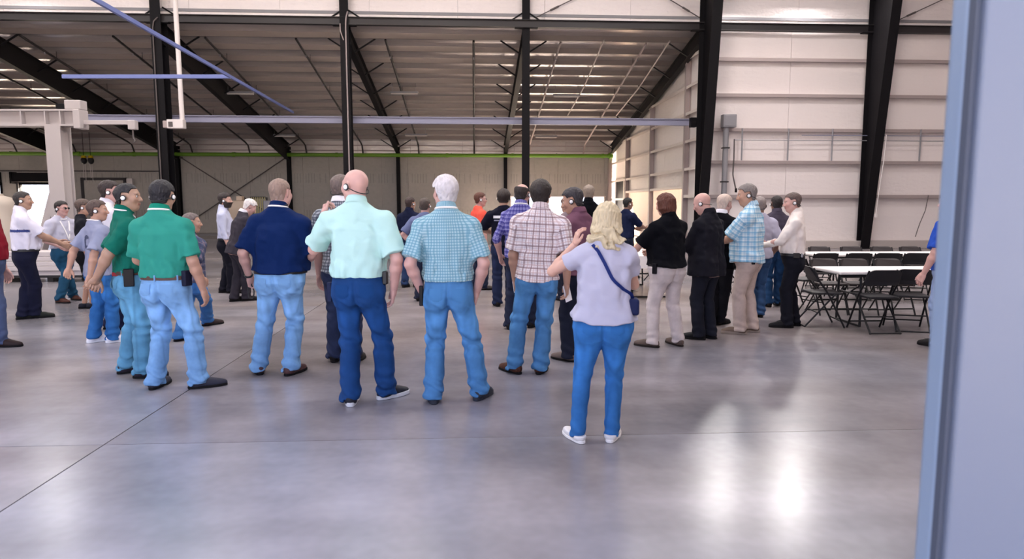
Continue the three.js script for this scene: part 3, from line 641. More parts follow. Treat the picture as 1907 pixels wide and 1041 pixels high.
// ====================================================================== people: fields, meshing, clothes
// A field is a function (x, y, z) -> distance. surface() meshes where it is zero (surface nets), skipping blocks far from it.
function surface(f, lo, hi, h) {
  const nx = Math.ceil((hi[0] - lo[0]) / h) + 2, ny = Math.ceil((hi[1] - lo[1]) / h) + 2, nz = Math.ceil((hi[2] - lo[2]) / h) + 2, S = 4;
  const val = new Float32Array(nx * ny * nz), at = (i, j, k) => (k * ny + j) * nx + i;
  for (let K = 0; K < nz; K += S) for (let J = 0; J < ny; J += S) for (let I = 0; I < nx; I += S) {
    const d = f(lo[0] + (I + S / 2 - 0.5) * h, lo[1] + (J + S / 2 - 0.5) * h, lo[2] + (K + S / 2 - 0.5) * h), far = Math.abs(d) > S * h * 2.3;
    for (let k = K; k < Math.min(nz, K + S); k++) for (let j = J; j < Math.min(ny, J + S); j++) for (let i = I; i < Math.min(nx, I + S); i++)
      val[at(i, j, k)] = far ? d : f(lo[0] + i * h, lo[1] + j * h, lo[2] + k * h);
  }
  const pos = [], idx = [], vid = new Int32Array(nx * ny * nz).fill(-1);
  const C = [[0, 0, 0], [1, 0, 0], [0, 1, 0], [1, 1, 0], [0, 0, 1], [1, 0, 1], [0, 1, 1], [1, 1, 1]], E = [[0, 1], [2, 3], [4, 5], [6, 7], [0, 2], [1, 3], [4, 6], [5, 7], [0, 4], [1, 5], [2, 6], [3, 7]];
  const cv = new Float32Array(8);
  for (let k = 0; k + 1 < nz; k++) for (let j = 0; j + 1 < ny; j++) for (let i = 0; i + 1 < nx; i++) {
    let m = 0;
    for (let c = 0; c < 8; c++) { cv[c] = val[at(i + C[c][0], j + C[c][1], k + C[c][2])]; if (cv[c] < 0) m |= 1 << c; }
    if (m === 0 || m === 255) continue;
    let x = 0, y = 0, z = 0, n = 0;
    for (const [a, b] of E) {
      if (((m >> a) & 1) === ((m >> b) & 1)) continue;
      const t = cv[a] / (cv[a] - cv[b]);
      x += C[a][0] + t * (C[b][0] - C[a][0]); y += C[a][1] + t * (C[b][1] - C[a][1]); z += C[a][2] + t * (C[b][2] - C[a][2]); n++;
    }
    vid[at(i, j, k)] = pos.length / 3;
    pos.push(lo[0] + (i + x / n) * h, lo[1] + (j + y / n) * h, lo[2] + (k + z / n) * h);
  }
  const quad = (a, b, c, d, flip) => { if (a < 0 || b < 0 || c < 0 || d < 0) return; if (flip) idx.push(a, c, b, a, d, c); else idx.push(a, b, c, a, c, d); };
  for (let k = 1; k + 1 < nz; k++) for (let j = 1; j + 1 < ny; j++) for (let i = 1; i + 1 < nx; i++) {
    const v = val[at(i, j, k)] < 0;
    if (v !== val[at(i + 1, j, k)] < 0) quad(vid[at(i, j - 1, k - 1)], vid[at(i, j, k - 1)], vid[at(i, j, k)], vid[at(i, j - 1, k)], !v);
    if (v !== val[at(i, j + 1, k)] < 0) quad(vid[at(i - 1, j, k - 1)], vid[at(i - 1, j, k)], vid[at(i, j, k)], vid[at(i, j, k - 1)], !v);
    if (v !== val[at(i, j, k + 1)] < 0) quad(vid[at(i - 1, j - 1, k)], vid[at(i, j - 1, k)], vid[at(i, j, k)], vid[at(i - 1, j, k)], !v);
  }
  const nor = new Float32Array(pos.length), e = h * 0.4;
  for (let i = 0; i < pos.length; i += 3) {          // pull onto the surface, take the normal from the field
    let x = pos[i], y = pos[i + 1], z = pos[i + 2];
    for (let s = 0; s < 2; s++) {
      const d0 = f(x + e, y - e, z - e), d1 = f(x - e, y - e, z + e), d2 = f(x - e, y + e, z - e), d3 = f(x + e, y + e, z + e);
      const gx = d0 - d1 - d2 + d3, gy = -d0 - d1 + d2 + d3, gz = -d0 + d1 - d2 + d3, g = Math.hypot(gx, gy, gz) || 1;
      nor[i] = gx / g; nor[i + 1] = gy / g; nor[i + 2] = gz / g;
      if (s) break;
      const step = clamp((d0 + d1 + d2 + d3) / 4 / Math.max(1, g / (4 * e)), -h * 0.5, h * 0.5);
      x -= nor[i] * step; y -= nor[i + 1] * step; z -= nor[i + 2] * step;
    }
    pos[i] = x; pos[i + 1] = y; pos[i + 2] = z;
  }
  return { pos, nor, idx };
}
// color(x, y, z) -> [r, g, b] in linear; part(x, y, z) -> [class, u, v]: uv is taken per face so that no face straddles two charts
function geometry(s, color, part) {
  const g = new THREE.BufferGeometry(), n = s.pos.length / 3;
  let col = null;
  if (color) { col = new Float32Array(n * 3); for (let i = 0; i < n; i++) { const c = color(s.pos[3 * i], s.pos[3 * i + 1], s.pos[3 * i + 2]); col[3 * i] = c[0]; col[3 * i + 1] = c[1]; col[3 * i + 2] = c[2]; } }
  if (!part) {
    g.setAttribute('position', new THREE.Float32BufferAttribute(s.pos, 3));
    g.setAttribute('normal', new THREE.BufferAttribute(new Float32Array(s.nor), 3));
    if (col) g.setAttribute('color', new THREE.BufferAttribute(col, 3));
    g.setIndex(s.idx);
    return g;
  }
  const m = s.idx.length, P = new Float32Array(m * 3), N = new Float32Array(m * 3), U = new Float32Array(m * 2), cls = new Uint8Array(n);
  for (let i = 0; i < n; i++) cls[i] = part.of(s.pos[3 * i], s.pos[3 * i + 1], s.pos[3 * i + 2]);
  for (let t = 0; t < m; t += 3) {
    const [a, b, c] = [s.idx[t], s.idx[t + 1], s.idx[t + 2]], k = cls[a] === cls[b] || cls[a] === cls[c] ? cls[a] : cls[b];
    let u0 = 0;
    [a, b, c].forEach((v, q) => {
      const o = t + q;
      for (let d = 0; d < 3; d++) { P[3 * o + d] = s.pos[3 * v + d]; N[3 * o + d] = s.nor[3 * v + d]; }
      const uv = part.uv(k, s.pos[3 * v], s.pos[3 * v + 1], s.pos[3 * v + 2]);
      if (q && Math.abs(uv[0] - u0) > uv[2] / 2) uv[0] += uv[2] * Math.sign(u0 - uv[0]);
      if (!q) u0 = uv[0];
      U[2 * o] = uv[0]; U[2 * o + 1] = uv[1];
    });
  }
  g.setAttribute('position', new THREE.BufferAttribute(P, 3)); g.setAttribute('normal', new THREE.BufferAttribute(N, 3)); g.setAttribute('uv', new THREE.BufferAttribute(U, 2));
  return g;
}
const smin = (a, b, k) => { const h = Math.max(k - Math.abs(a - b), 0) / k; return Math.min(a, b) - h * h * k * 0.25; };
const smax = (a, b, k) => -smin(-a, -b, k);
function cone(a, b, ra, rb) {                        // tapered capsule
  const bx = b.x - a.x, by = b.y - a.y, bz = b.z - a.z, l2 = bx * bx + by * by + bz * bz;
  return (x, y, z) => {
    const px = x - a.x, py = y - a.y, pz = z - a.z, t = clamp((px * bx + py * by + pz * bz) / l2, 0, 1);
    return Math.hypot(px - t * bx, py - t * by, pz - t * bz) - (ra + (rb - ra) * t);
  };
}
function ball(cx, cy, cz, rx, ry, rz) {
  const m = Math.min(rx, ry, rz);
  return (x, y, z) => { const k = Math.hypot((x - cx) / rx, (y - cy) / ry, (z - cz) / rz); return (k - 1) * (k < 1 ? m : Math.min(m * 1.6, Math.hypot(x - cx, y - cy, z - cz) * (1 - 1 / k) / Math.max(k - 1, 1e-6))); };
}
// rows [y, half width, half depth, z of the middle], rounded-box section
function stack(rows, n = 2.4) {
  const y0 = rows[0][0], y1 = rows[rows.length - 1][0];
  return (x, y, z) => {
    const q = clamp(y, y0, y1);
    let i = 0; while (i + 2 < rows.length && rows[i + 1][0] < q) i++;
    const A = rows[i], D = rows[i + 1], t = sstep(A[0], D[0], q) * 0.5 + 0.5 * (q - A[0]) / (D[0] - A[0]);
    const a = lerp(A[1], D[1], t), b = lerp(A[2], D[2], t), c = lerp(A[3], D[3], t), m = Math.min(a, b);
    const k = Math.pow(Math.pow(Math.abs(x) / a, n) + Math.pow(Math.abs(z - c) / b, n), 1 / n), d = (k - 1) * m * (k > 1 ? 1.15 : 1);
    return y > y1 ? Math.max(d, y - y1) : y < y0 ? Math.max(d, y0 - y) : d;
  };
}
// ---------------------------------------------------------------------- hands (right hand; wrist at 0, fingers down, palm towards -x, thumb forward -z)
const handCache = {};
function hand(kind) {
  if (handCache[kind]) return handCache[kind];
  const curl = { relaxed: [0.28, 0.5, 0.4], fist: [1.25, 1.45, 0.9], hold: [0.75, 0.95, 0.6], open: [0.1, 0.18, 0.12] }[kind], parts = [];
  const fingers = [[-0.031, 0.040, 0.026, 0.021, 0.0088], [-0.0105, 0.045, 0.029, 0.022, 0.0092], [0.0105, 0.042, 0.027, 0.021, 0.0088], [0.030, 0.033, 0.021, 0.018, 0.0078]];
  fingers.forEach(([z, a, b, c, r], n) => {
    let p = V(0, -0.088 + Math.abs(z) * 0.12, z), ang = 0, fan = z * 1.6;
    [a, b, c].forEach((L, s) => {
      ang += curl[s] * (1 + n * 0.06);
      const q = V(p.x - Math.sin(ang) * L, p.y - Math.cos(ang) * L, p.z + (kind === 'fist' ? 0 : fan * L * 0.9));
      parts.push([cone(p, q, r * (1 - s * 0.08), r * (0.95 - s * 0.1)), 0.006]); p = q;
    });
    parts.push([cone(V(0, -0.03, z * 0.7), V(0, -0.09, z), 0.013, 0.0105), 0.012]);
  });
  const th = kind === 'fist' ? [V(-0.008, -0.028, -0.026), V(-0.024, -0.055, -0.044), V(-0.036, -0.082, -0.036), V(-0.042, -0.1, -0.016)] : [V(-0.006, -0.024, -0.026), V(-0.016, -0.056, -0.05), V(-0.022, -0.088, -0.062), V(-0.026, -0.114, -0.064)];
  parts.push([cone(th[0], th[1], 0.017, 0.013), 0.014], [cone(th[1], th[2], 0.0115, 0.0105), 0.006], [cone(th[2], th[3], 0.0105, 0.008), 0.005]);
  const palm = ball(-0.002, -0.05, 0, 0.0165, 0.05, 0.041), wrist = cone(V(0, 0.035, 0), V(0, -0.03, 0), 0.027, 0.024);
  const f = (x, y, z) => { let d = smin(palm(x, y, z), wrist(x, y, z), 0.02); for (const [g, k] of parts) d = smin(d, g(x, y, z), k); return d; };
  return (handCache[kind] = surface(f, [-0.13, -0.24, -0.1], [0.05, 0.07, 0.09], 0.0048));
}
// ---------------------------------------------------------------------- head (middle of the head at 0, facing -z)
function headField(o) {
  const fat = o.fat ?? 0, list = [
    [ball(0, 0.03, 0.012, 0.076, 0.086, 0.098), 0.01], [ball(0, -0.036, -0.028, 0.06 + fat * 0.012, 0.078, 0.066), 0.035], [ball(0, -0.094, -0.058, 0.026, 0.021, 0.022), 0.03],
    [cone(V(0.05, -0.06, -0.005), V(0.018, -0.1, -0.05), 0.02 + fat * 0.008, 0.016), 0.03], [cone(V(-0.05, -0.06, -0.005), V(-0.018, -0.1, -0.05), 0.02 + fat * 0.008, 0.016), 0.03],
    [cone(V(-0.036, 0.022, -0.074), V(0.036, 0.022, -0.074), 0.013, 0.013), 0.02], [cone(V(0, 0.012, -0.088), V(0, -0.03, -0.108), 0.008, 0.0135), 0.012], [cone(V(-0.013, -0.034, -0.096), V(0.013, -0.034, -0.096), 0.0095, 0.0095), 0.008],
    [ball(0.042, -0.025, -0.065, 0.022, 0.02, 0.018), 0.03], [ball(-0.042, -0.025, -0.065, 0.022, 0.02, 0.018), 0.03], [cone(V(-0.017, -0.063, -0.0865), V(0.017, -0.063, -0.0865), 0.008, 0.008), 0.01]];
  const eyes = [ball(0.031, 0.003, -0.098, 0.017, 0.012, 0.016), ball(-0.031, 0.003, -0.098, 0.017, 0.012, 0.016)], mouth = cone(V(-0.02, -0.0632, -0.097), V(0.02, -0.0632, -0.097), 0.0028, 0.0028);
  const ear = (s) => { const e = ball(0, 0, 0, 0.009, 0.033, 0.019), c = ball(0.008, 0.002, -0.002, 0.006, 0.018, 0.009); return (x, y, z) => { const X = s * x - 0.079, Y = y + 0.004, Z = z - 0.012; const xx = X - Z * 0.35, zz = Z + Y * 0.2; return smax(e(xx, Y, zz), -c(xx, Y, zz), 0.006); }; };
  const e1 = ear(1), e2 = ear(-1), neck = cone(V(0, -0.06, 0.018), o.neck, 0.056 + fat * 0.01, 0.064 + fat * 0.012);
  return (x, y, z) => {
    let d = list[0][0](x, y, z);
    for (let i = 1; i < list.length; i++) d = smin(d, list[i][0](x, y, z), list[i][1]);
    d = smin(d, neck(x, y, z), 0.03);
    for (const e of eyes) d = smax(d, -e(x, y, z), 0.012);
    d = smax(d, -mouth(x, y, z), 0.004);
    return smin(smin(d, e1(x, y, z), 0.008), e2(x, y, z), 0.008);
  };
}
const skull = (grow) => { const a = ball(0, 0.03, 0.012, 0.076 + grow, 0.086 + grow, 0.098 + grow), b = ball(0, -0.03, 0.0, 0.066 + grow, 0.075, 0.07 + grow), c = ball(0, -0.05, 0.03, 0.062 + grow * 0.6, 0.07, 0.05 + grow * 0.6); return (x, y, z) => smin(smin(a(x, y, z), b(x, y, z), 0.04), c(x, y, z), 0.03); };
function hairField(o) {
  const k = o.hair, t = o.hairT ?? 0.012;
  const tex = (x, y, z, a) => a * noise(x * 60, y * 26, z * 60) + a * 0.6 * noise(x * 130, y * 60, z * 130);
  if (k === 'short' || k === 'thin' || k === 'fringe') {
    const s = skull(0);
    return (x, y, z) => {
      const fade = t * lerp(o.fade ?? 0.35, 1, sstep(-0.06, 0.04, y));
      let line = z < -0.05 ? lerp(0.068, 0.075, sstep(-0.05, -0.1, z)) : z < 0.0 ? lerp(-0.035, 0.066, sstep(0.0, -0.055, z)) : lerp(-0.035, -0.072, sstep(0.02, 0.06, z));
      if (z > -0.03 && z < 0.045) line = Math.max(line, lerp(0.036, -0.04, sstep(0.024, 0.045, z)) - Math.max(0, 0.07 - Math.abs(x)) * 2);
      let d = s(x, y, z) - fade + tex(x, y, z, 0.004) - t * (o.top ?? 0.5) * sstep(0.03, 0.08, y);
      d = smax(d, line - y, 0.008);
      if (k === 'fringe') d = smax(d, -(Math.hypot(x * 1.05, (y - 0.13), (z + 0.02) * 0.8) - 0.112), 0.01);
      return d;
    };
  }
  if (k === 'bob') {                                 // chin-length, full
    const s = ball(0, 0.026, 0.022, 0.104, 0.108, 0.122), low = stack([[-0.115, 0.088, 0.085, 0.04], [-0.06, 0.116, 0.105, 0.032], [0.03, 0.105, 0.118, 0.022]], 2);
    return (x, y, z) => { let d = smin(s(x, y, z), low(x, y, z), 0.03) + tex(x, y * 0.5, z, 0.007); d = smax(d, -(z + 0.035 + Math.max(0, y - 0.05) * 1.0), 0.015); return smax(d, -ball(0, -0.03, -0.09, 0.06, 0.1, 0.09)(x, y, z), 0.01); };
  }
  // long: wavy, to the shoulders
  const s = ball(0, 0.03, 0.02, 0.094, 0.1, 0.112), low = stack([[-0.235, 0.105, 0.06, 0.075], [-0.17, 0.13, 0.085, 0.06], [-0.08, 0.115, 0.1, 0.035], [0.03, 0.097, 0.108, 0.02]], 2);
  return (x, y, z) => {
    const w = sstep(0.0, -0.16, y);
    let d = smin(s(x, y, z), low(x, y, z), 0.04) + tex(x, y * 0.6, z, 0.006) + w * (0.016 * Math.sin(y * 75 + noise(x * 14, y * 8, z * 14) * 5 + x * 30) + 0.016 * noise(x * 22, y * 22, z * 22));
    d = smax(d, -(z + 0.03 + Math.max(0, y - 0.05)), 0.015);
    return smax(d, -ball(0, -0.05, -0.1, 0.06, 0.13, 0.1)(x, y, z), 0.01);
  };
}
// ---------------------------------------------------------------------- cloth
const cloth = new Map();
function shade(hex, f) { const c = new THREE.Color(hex); return [c.r * f, c.g * f, c.b * f]; }
function fabric(key, make) { if (!cloth.has(key)) cloth.set(key, make()); return cloth.get(key); }
const weave = dataTexture(128, 128, (u, v, i, j) => { const t = 120 + ((i >> 1) + (j >> 1)) % 2 * 40 + 40 * noise(u * 30, v * 30, 1); return [t, t, t]; }, false);
const plain = (hex, rough = 0.85, more = {}) => fabric(hex + rough + (more.key ?? ''), () => new THREE.MeshPhysicalMaterial({ color: hex, roughness: rough, sheen: 0.12, sheenRoughness: 0.6, sheenColor: new THREE.Color(hex).lerp(new THREE.Color(1, 1, 1), 0.08), specularIntensity: 0.3 }));
// bands: [period in metres, [[from, to, colour, opacity], ...]] the same both ways unless rows are given
function plaid(key, base, period, cols, rows = cols) {
  return fabric(key, () => {
    const put = (c, list, t) => { for (const [a, b, hex, o] of list) if (t >= a && t < b) { const k = new THREE.Color(hex), n = [k.r, k.g, k.b].map((v) => 255 * (v <= 0.0031308 ? v * 12.92 : 1.055 * Math.pow(v, 1 / 2.4) - 0.055)); for (let i = 0; i < 3; i++) c[i] = lerp(c[i], n[i], o); } };
    const b0 = new THREE.Color(base), nb = [b0.r, b0.g, b0.b].map((v) => 255 * (v <= 0.0031308 ? v * 12.92 : 1.055 * Math.pow(v, 1 / 2.4) - 0.055));
    const map = dataTexture(192, 192, (u, v) => { const c = nb.slice(); put(c, cols, u); put(c, rows, v); return c; });
    return new THREE.MeshPhysicalMaterial({ color: 0xffffff, map: rep(map, 1 / period), roughness: 0.85, sheen: 0.2, sheenRoughness: 0.6, sheenColor: new THREE.Color(0.5, 0.5, 0.5) });
  });
}
const vertexCloth = fabric('vertex', () => new THREE.MeshPhysicalMaterial({ color: 0xffffff, vertexColors: true, roughness: 0.88, specularIntensity: 0.4 }));
const skinMat = new THREE.MeshPhysicalMaterial({ color: 0xffffff, vertexColors: true, roughness: 0.5, sheen: 0.15, sheenRoughness: 0.5, sheenColor: new THREE.Color(0.5, 0.3, 0.25) });
const hairMat = (hex) => fabric('hair' + hex, () => new THREE.MeshPhysicalMaterial({ color: hex, roughness: 0.62, vertexColors: true, sheen: 0.2, sheenRoughness: 0.4 }));
const padWhite = std('#f2f0f0', 0.35), bandBlack = std('#18181c', 0.4), beltBrown = std('#4a3128', 0.5), beltBlack = std('#17171a', 0.45), silver = std('#b8b8bc', 0.3, { metalness: 0.8 });
// ---------------------------------------------------------------------- shoes (heel at +z, toe at -z, sole on the ground)
const shoeCache = {};
function shoe(kind) {
  if (shoeCache[kind]) return shoeCache[kind];
  const slip = kind === 'slip', tall = kind === 'boot' ? 0.13 : slip ? 0.055 : 0.085, L = kind === 'dress' ? 0.215 : 0.2;
  const heel = cone(V(0, 0.045, 0.045), V(0, 0.04, -0.06), 0.041, 0.045), fore = ball(0.003, 0.028, -0.11, 0.048, 0.042, L - 0.1), col = cone(V(0, 0.04, 0.03), V(0, tall, 0.028), 0.043, 0.041), inst = cone(V(0, 0.07, 0.0), V(0, 0.04, -0.11), 0.036, 0.03);
  const f = (x, y, z) => { let d = smin(smin(heel(x, y, z), fore(x, y, z), 0.03), smin(col(x, y, z), inst(x, y, z), 0.03), 0.03); d = smax(d, 0.018 - y, 0.004); return smax(d, y - tall, 0.006); };
  const outline = (grow, y) => { const p = new THREE.Path(); return (t) => { const a = t * Math.PI * 2, s = Math.sin(a), c = Math.cos(a), z = lerp(-L, 0.088, (c + 1) / 2), w = (c < 0 ? 0.049 : 0.041) * Math.pow(Math.abs(s), 0.7) * Math.sign(s); return [w * (1 + grow) + (c < 0 ? 0.003 : 0), z * (1 + grow * 0.4)]; }; };
  const o = outline(0.06), sh = new THREE.Shape(Array.from({ length: 36 }, (_, i) => { const [x, z] = o(i / 36); return new THREE.Vector2(x, -z); }));
  const hS = kind === 'sneaker' ? 0.026 : 0.016;
  const sole = new THREE.ExtrudeGeometry(sh, { depth: hS, bevelEnabled: true, bevelSize: 0.003, bevelThickness: 0.003, bevelSegments: 1 }).rotateX(-Math.PI / 2).translate(0, 0.004, 0);
  return (shoeCache[kind] = { upper: geometry(surface(f, [-0.07, 0, -0.26], [0.07, 0.16, 0.12], 0.0085)), sole });
}
// ---------------------------------------------------------------------- a person
function ik(a, target, l1, l2, hint) {
  const d = target.clone().sub(a); let L = d.length(); const most = (l1 + l2) * 0.995;
  if (L > most) { d.multiplyScalar(most / L); L = most; }
  if (L < Math.abs(l1 - l2) + 0.02) { d.setLength(Math.abs(l1 - l2) + 0.02); L = d.length(); }
  const end = a.clone().add(d), n = d.clone().normalize(), c = (l1 * l1 + L * L - l2 * l2) / (2 * L), hgt = Math.sqrt(Math.max(0, l1 * l1 - c * c));
  const side = hint.clone().addScaledVector(n, -hint.dot(n)).normalize();
  return { mid: a.clone().addScaledVector(n, c).addScaledVector(side, hgt), end };
}
function march(f, from, dir, most = 1) { let t = 0; for (let i = 0; i < 140 && t < most; i++) { const d = f(from.x + dir.x * t, from.y + dir.y * t, from.z + dir.z * t); if (d < 0.0008) return from.clone().addScaledVector(dir, t); t += Math.max(0.0012, d * 0.5); } return null; }
// a strip laid on a field: points are rows of [outer point, direction inwards, tangent across], swept into a thin closed band
function strip(f, rays, half, thick, closed, lift = 0.002) {
  const pos = [], idx = [], n = rays.length;
  const hits = rays.map(([o, d]) => march(f, o, d) ?? o.clone().addScaledVector(d, 0.2));
  if (!closed) for (let k = 0; k < 4; k++) for (let i = 1; i + 1 < n; i++) { const d = rays[i][1], m = hits[i - 1].clone().add(hits[i + 1]).multiplyScalar(0.5).sub(hits[i]).dot(d); if (m < 0) hits[i].addScaledVector(d, m * 0.7); }   // taut
  for (let q = 0; q < n; q++) {
    const [, d, across] = rays[q], h = hits[q];
    for (const [a, t] of [[-1, -0.012], [-1, thick], [1, thick], [1, -0.012]]) { const p = h.clone().addScaledVector(across, a * half).addScaledVector(d, -(lift + t)); pos.push(p.x, p.y, p.z); }
  }
  for (let i = 0; i < (closed ? n : n - 1); i++) { const a = i * 4, b = ((i + 1) % n) * 4; for (let k = 0; k < 4; k++) { const l = (k + 1) % 4; idx.push(a + k, b + k, a + l, a + l, b + k, b + l); } }
  if (!closed) { idx.push(0, 1, 2, 0, 2, 3); const a = (n - 1) * 4; idx.push(a, a + 2, a + 1, a, a + 3, a + 2); }
  const g = new THREE.BufferGeometry(); g.setAttribute('position', new THREE.Float32BufferAttribute(pos, 3)); g.setIndex(idx);
  const flat = g.toNonIndexed(); flat.computeVertexNormals();
  return flat;
}
const ringRays = (y, cz, n, tilt = 0) => Array.from({ length: n }, (_, i) => { const a = i / n * Math.PI * 2, c = Math.cos(a), s = Math.sin(a); return [V(c * 0.5, y + tilt * s, cz + s * 0.5), V(-c, 0, -s), V(0, 1, 0)]; });
// a flat shape pressed onto the back (or front) of a field: inside(u, v) with u, v in -1..1
function patch(f, cx, cy, w, h, inside, back = 1, nx = 12, ny = 12, lift = 0.004, map = (x) => x) {
  const pos = [], uv = [], idx = [], id = [];
  for (let j = 0; j <= ny; j++) for (let i = 0; i <= nx; i++) {
    const u = i / nx * 2 - 1, v = j / ny * 2 - 1, x = cx + u * w / 2, y = cy + v * h / 2;
    const hit = inside(u, v) ? march(f, V(x, y, back * 0.5), V(0, 0, -back), 0.7) : null;
    id.push(hit ? pos.length / 3 : -1);
    if (hit) { pos.push(hit.x, hit.y, hit.z + back * lift); uv.push(i / nx, j / ny); }
  }
  const nTop = pos.length / 3;
  for (let i = 0; i < nTop; i++) { pos.push(pos[3 * i], pos[3 * i + 1], pos[3 * i + 2] - back * (lift + 0.006)); uv.push(uv[2 * i], uv[2 * i + 1]); }
  const tri = (a, b, c) => { if (back > 0) idx.push(a, b, c, a + nTop, c + nTop, b + nTop); else idx.push(a, c, b, a + nTop, b + nTop, c + nTop); };
  for (let j = 0; j < ny; j++) for (let i = 0; i < nx; i++) {
    const a = id[j * (nx + 1) + i], b = id[j * (nx + 1) + i + 1], c = id[(j + 1) * (nx + 1) + i], d = id[(j + 1) * (nx + 1) + i + 1];
    if (a >= 0 && b >= 0 && c >= 0) tri(a, b, c); if (b >= 0 && c >= 0 && d >= 0) tri(b, d, c);
    else if (a >= 0 && c >= 0 && d >= 0 && b < 0) tri(a, d, c); if (a >= 0 && b >= 0 && d >= 0 && c < 0) tri(a, b, d);
  }
  const g = new THREE.BufferGeometry(); g.setAttribute('position', new THREE.Float32BufferAttribute(pos, 3)); g.setAttribute('uv', new THREE.Float32BufferAttribute(uv, 2)); g.setIndex(idx); g.computeVertexNormals();
  return g;
}
const SKIN = { fair: [0.60, 0.36, 0.28], pink: [0.58, 0.34, 0.295], tan: [0.47, 0.27, 0.19], olive: [0.40, 0.24, 0.165], brown: [0.27, 0.145, 0.10] };
const T = (x, y, z) => V(x, y, z);

